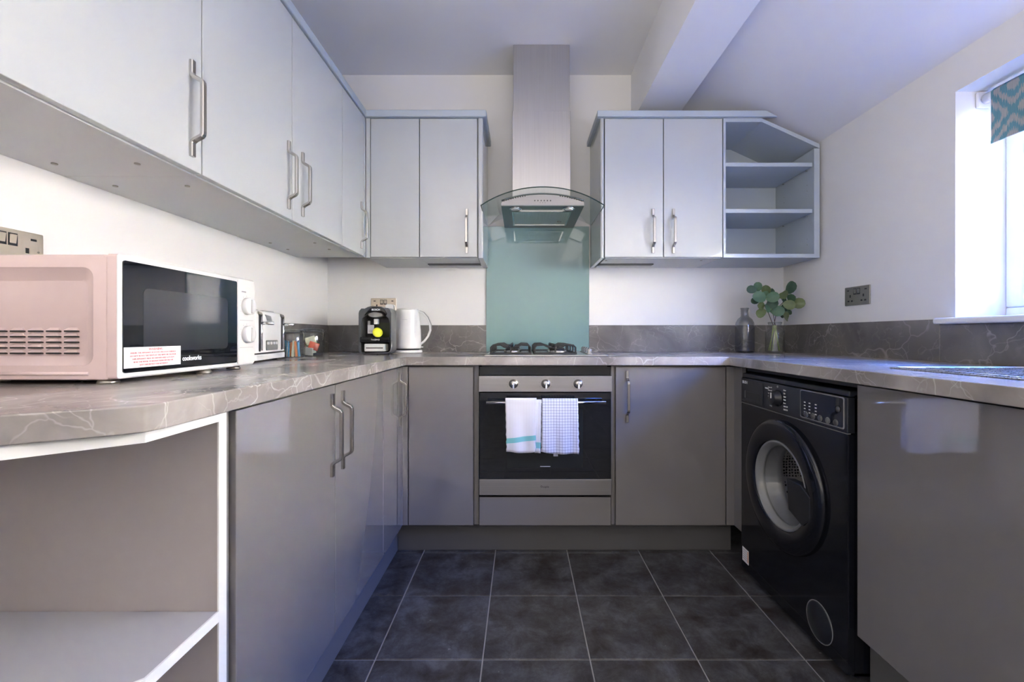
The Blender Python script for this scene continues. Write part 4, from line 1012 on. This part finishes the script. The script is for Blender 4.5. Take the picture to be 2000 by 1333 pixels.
# ------------------------------------------------------------------ sockets
def socket(lab, centre, face, m, wd=.147, ht=.086):
    """double switched socket built facing -y at the origin, then turned"""
    rzv = {'-y': 0, '+x': PI/2, '-x': -PI/2}[face]
    t = thing('wall_socket', lab, 'socket', centre, rzv)
    pl_ = obj('plate', MB().box(-wd/2, wd/2, -.006, 0, -ht/2, ht/2), m, t, bevel=.002, local=True)
    for s in (-1, 1):
        x = s*.039
        obj('earth_hole', MB().box(x-.0035, x+.0035, -.0066, -.005, -.006, .006), 'blk', pl_, local=True)
        for q in (-1, 1): obj('pin_hole', MB().box(x+q*.0105-.005, x+q*.0105+.005, -.0066, -.005, -.026, -.019), 'blk', pl_, local=True)
        obj('usb_slot', MB().box(s*.052-.006, s*.052+.006, -.0066, -.005, .024, .029), 'blk', pl_, local=True)
        sw = obj('rocker_surround', MB().box(s*.0105-.009, s*.0105+.009, -.0068, -.005, .006, .034), 'blk', pl_, local=True)
        obj('rocker', MB().prism([(-.0065, .009), (-.009, .030), (-.0105, .031), (-.006, .031), (-.005, .009)], 'x', s*.0105-.0065, s*.0105+.0065), m, t, local=True, bevel=.0008)
    for s in (-1, 1): obj('screw', MB().cyl((s*.062, -.0068, 0), (s*.062, -.005, 0), .0025, n=10), 'antique', pl_, local=True)
    return t
socket('antique nickel double socket on the window-side wall', (XR, 1.991, 1.190), '-x', 'antique')
socket('pale brushed metal double socket above the microwave', (XL, .958, 1.203), '+x', 'brass')
s3 = socket('pale metal double socket behind the coffee machine', (-.805, YB, 1.183), '-y', 'brass')
pg = thing('plug', 'white plug with white cable behind the kettle', 'plug', (-.765, YB-.03, 1.165))
obj('body', MB().prism(rrect(-.785, -.742, 1.13, 1.19, .014, 5), 'y', YB-.042, YB-.0075), 'white_pl', pg, bevel=.004)
obj('cable', MB().tube([(-.745, YB-.03, 1.185), (-.732, YB-.032, 1.18), (-.728, YB-.030, 1.15), (-.728, YB-.026, 1.08), (-.730, YB-.024, 1.0), (-.735, YB-.03, WT1+.004)], .0035, 8), 'cable', pg)

# ------------------------------------------------------------------ washing machine
WX = .945; wy0, wy1 = 1.262, 1.872
wm = thing('washing_machine', 'black front-loading washing machine under the worktop', 'washing machine', (1.22, 1.565, 0))
wzt, wzp = .848, .722
dcy, dcz = 1.580, .468
# cabinet body with a round door opening in the front
front = rrect(wy0, wy1, .022, wzp, .006, 3); hole = [(dcy+.165*math.cos(2*PI*i/40), dcz+.165*math.sin(2*PI*i/40)) for i in range(40)]
obj('front_panel', MB().prism(front, 'x', WX, WX+.02, holes=[hole]), 'wm', wm, bevel=.003, seg=2)
mb = MB(); mb.box(WX+.02, 1.50, wy0, wy0+.004, .022, wzt-.012); mb.box(WX+.02, 1.50, wy1-.004, wy1, .022, wzt-.012); mb.box(1.49, 1.50, wy0, wy1, .022, wzt-.012); mb.box(WX+.02, 1.50, wy0, wy1, .022, .03)
obj('casing', mb, 'wm', wm)
obj('top', MB().box(WX+.004, 1.50, wy0, wy1, wzt-.018, wzt), 'wm_p', wm, bevel=.004)
pn = obj('control_panel', MB().box(WX-.002, WX+.04, wy0, wy1, wzp+.002, wzt-.019), 'wm_p', wm, bevel=.004)
obj('panel_line', MB().box(WX-.001, WX+.01, wy0+.002, wy1-.002, wzp-.0, wzp+.0018), 'mgrey', wm)
dw_ = obj('detergent_drawer', MB().box(WX-.005, WX-.001, 1.700, wy1-.012, wzp+.012, wzt-.026), 'wm_p', pn, bevel=.002)
obj('finger_recess', MB().box(WX-.0056, WX-.0045, 1.722, 1.832, .748, .776), 'dark_t', dw_)
obj('recess_highlight', MB().box(WX-.0062, WX-.005, 1.829, 1.832, .748, .778), 'mgrey', dw_)
text('BUSH', .0165, (WX-.0055, 1.832, .812), '-x', 'white_t', dw_, off=.0004)
text('WM814', .0075, (WX-.0025, 1.674, .806), '-x', 'white_t', pn, off=.0002)
dcen = (WX-.002, 1.604, .778)
dl = obj('dial', MB().lathe([(.030, 0), (.030, -.004), (.024, -.006), (.0225, -.022), (.019, -.024), (.0005, -.024)], dcen, 32, 'x'), 'wm_p', pn)
obj('pointer', MB().box(WX-.0285, WX-.026, 1.603, 1.605, .778, .798), 'white_t', dl)
words = ['Cotton 90', 'Cotton 60', 'Cotton 40', 'Cotton 20', 'Eco', 'Mix', 'Wool']; words2 = ['Rinse', 'Spin', 'Sport', 'Dark', 'Jeans', 'Quick 30', 'Quick 15']
for k in range(7):
    z = .812-.0115*k
    text(words2[k], .0065, (WX-.0025, 1.568, z), '-x', 'white_t', pn, align='LEFT', off=.0001)
    text(words[k], .0062, (WX-.0025, 1.640, z), '-x', 'white_t', pn, align='RIGHT', off=.0001)
text('O', .010, (WX-.0025, 1.604, .820), '-x', 'white_t', pn)
dp = obj('display', MB().prism(rrect(1.276, 1.468, .738, .824, .006, 4), 'x', WX-.0045, WX-.0015), 'blk_gloss', pn)
obj('display_frame', MB().prism(rrect(1.272, 1.472, .734, .828, .007, 4), 'x', WX-.0040, WX-.0015, holes=[rrect(1.2755, 1.4685, .7375, .8245, .006, 4)]), 'mgrey', pn)
for k, yv in enumerate((1.447, 1.423, 1.393)):
    for j in range(4): obj('indicator', MB().box(WX-.0050, WX-.0044, yv-.004, yv+.004, .786-.0105*j, .789-.0105*j), 'white_t', dp)
for k in range(5):
    y = 1.440-.034*k
    obj('button', MB().lathe([(.0085, 0), (.0085, -.003), (.006, -.004), (.0005, -.004)], (WX-.0045, y, .748), 18, 'x'), 'dgrey', dp)
    obj('button_ring', MB().lathe([(.0085, -.0005), (.0100, -.0012), (.0105, -.0005)], (WX-.0045, y, .748), 18, 'x', cap0=False, cap1=False), 'mgrey', dp)
obj('power_button', MB().lathe([(.009, 0), (.009, -.003), (.0005, -.004)], (WX-.0045, 1.294, .790), 18, 'x'), 'dgrey', dp)
# door
dr_ = obj('door_ring', MB().lathe([(.230, 0), (.234, -.004), (.233, -.010), (.226, -.016), (.214, -.0195), (.190, -.021), (.165, -.0185), (.156, -.012), (.152, .006)], (WX, dcy, dcz), 64, 'x', cap0=False, cap1=False), 'wm', wm)
obj('chrome_ring', MB().lathe([(.157, -.012), (.153, -.0155), (.148, -.012), (.139, .006), (.136, .014), (.146, .018)], (WX, dcy, dcz), 56, 'x', cap0=False, cap1=False), 'mgrey', dr_)
obj('handle', MB().ring([[(WX-.018+q, y, z) for y, z in ((1.515, dcz+.045), (1.440, dcz+.045), (1.395, dcz+.020), (1.395, dcz-.050), (1.435, dcz-.085), (1.505, dcz-.060))] for q in (.025, 0, -.006)]), 'wm_p', dr_, bevel=.003)
obj('door_glass', MB().lathe([(.146, .000), (.135, .012), (.118, .045), (.100, .075), (.05, .09), (.001, .092)], (WX, dcy, dcz), 48, 'x', cap0=False, cap1=False), glassy('door_bowl_glass', (.86, .87, .88), 1.4), wm)
obj('rubber_seal', MB().lathe([(.166, .006), (.150, .012), (.150, .040), (.138, .060), (.146, .085), (.165, .10)], (WX, dcy, dcz), 48, 'x', cap0=False, cap1=False), 'seal', wm)
# perforated drum
def drum_mat():
    m, t, b = newmat('perforated_drum'); b.inputs['Metallic'].default_value = .4; b.inputs['Roughness'].default_value = .25
    tc = t.nodes.new('ShaderNodeTexCoord'); v = t.nodes.new('ShaderNodeTexVoronoi'); v.inputs['Scale'].default_value = 85; v.inputs['Randomness'].default_value = .25
    t.links.new(tc.outputs['Object'], v.inputs['Vector']); r = t.nodes.new('ShaderNodeValToRGB')
    r.color_ramp.elements[0].position = .30; r.color_ramp.elements[0].color = (.02, .02, .02, 1); r.color_ramp.elements[1].position = .38; r.color_ramp.elements[1].color = (.80, .77, .72, 1)
    t.links.new(v.outputs['Distance'], r.inputs[0]); t.links.new(r.outputs[0], b.inputs['Base Color']); return m
obj('drum', MB().lathe([(.165, .095), (.225, .11), (.235, .14), (.235, .40), (.20, .42), (.001, .425)], (WX, dcy, dcz), 48, 'x', cap0=False, cap1=False), drum_mat(), wm)
for a in (0.6, 2.7, 4.8):
    obj('drum_lifter', MB().box(WX+.13, WX+.39, dcy+.205*math.cos(a)-.025, dcy+.205*math.cos(a)+.025, dcz+.205*math.sin(a)-.02, dcz+.205*math.sin(a)+.02), 'drum', wm, bevel=.008)
fc = (WX, 1.383, .100)
fo_ = obj('filter_cover', MB().lathe([(.058, 0), (.058, -.002), (.056, -.003), (.0005, -.003)], fc, 40, 'x'), 'wm_p', wm)
obj('cover_ring', MB().lathe([(.059, -.0005), (.0605, -.0022), (.062, -.0005)], fc, 40, 'x', cap0=False, cap1=False), 'mgrey', fo_)
st = obj('label_sticker', MB().box(WX-.0009, WX, 1.812, 1.862, .052, .110), 'sticker', wm)
for k in range(5): obj('print_line', MB().box(WX-.0012, WX-.0009, 1.822, 1.856, .100-.009*k, .102-.009*k), 'grey_t', st)
obj('print_patch', MB().box(WX-.0012, WX-.0009, 1.814, 1.819, .060, .106), 'orange', st)
for y in (wy0+.04, wy1-.04):
    for x in (WX+.05, 1.45): obj('foot', MB().cyl((x, y, 0), (x, y, .024), .018, n=16), 'blk', wm)
tag(obj('rail', MB().box(.985, 1.003, 1.252, 1.90, .856, WT0), 'dark_gap'), 'dark rail under the worktop above the washing machine', 'rail')
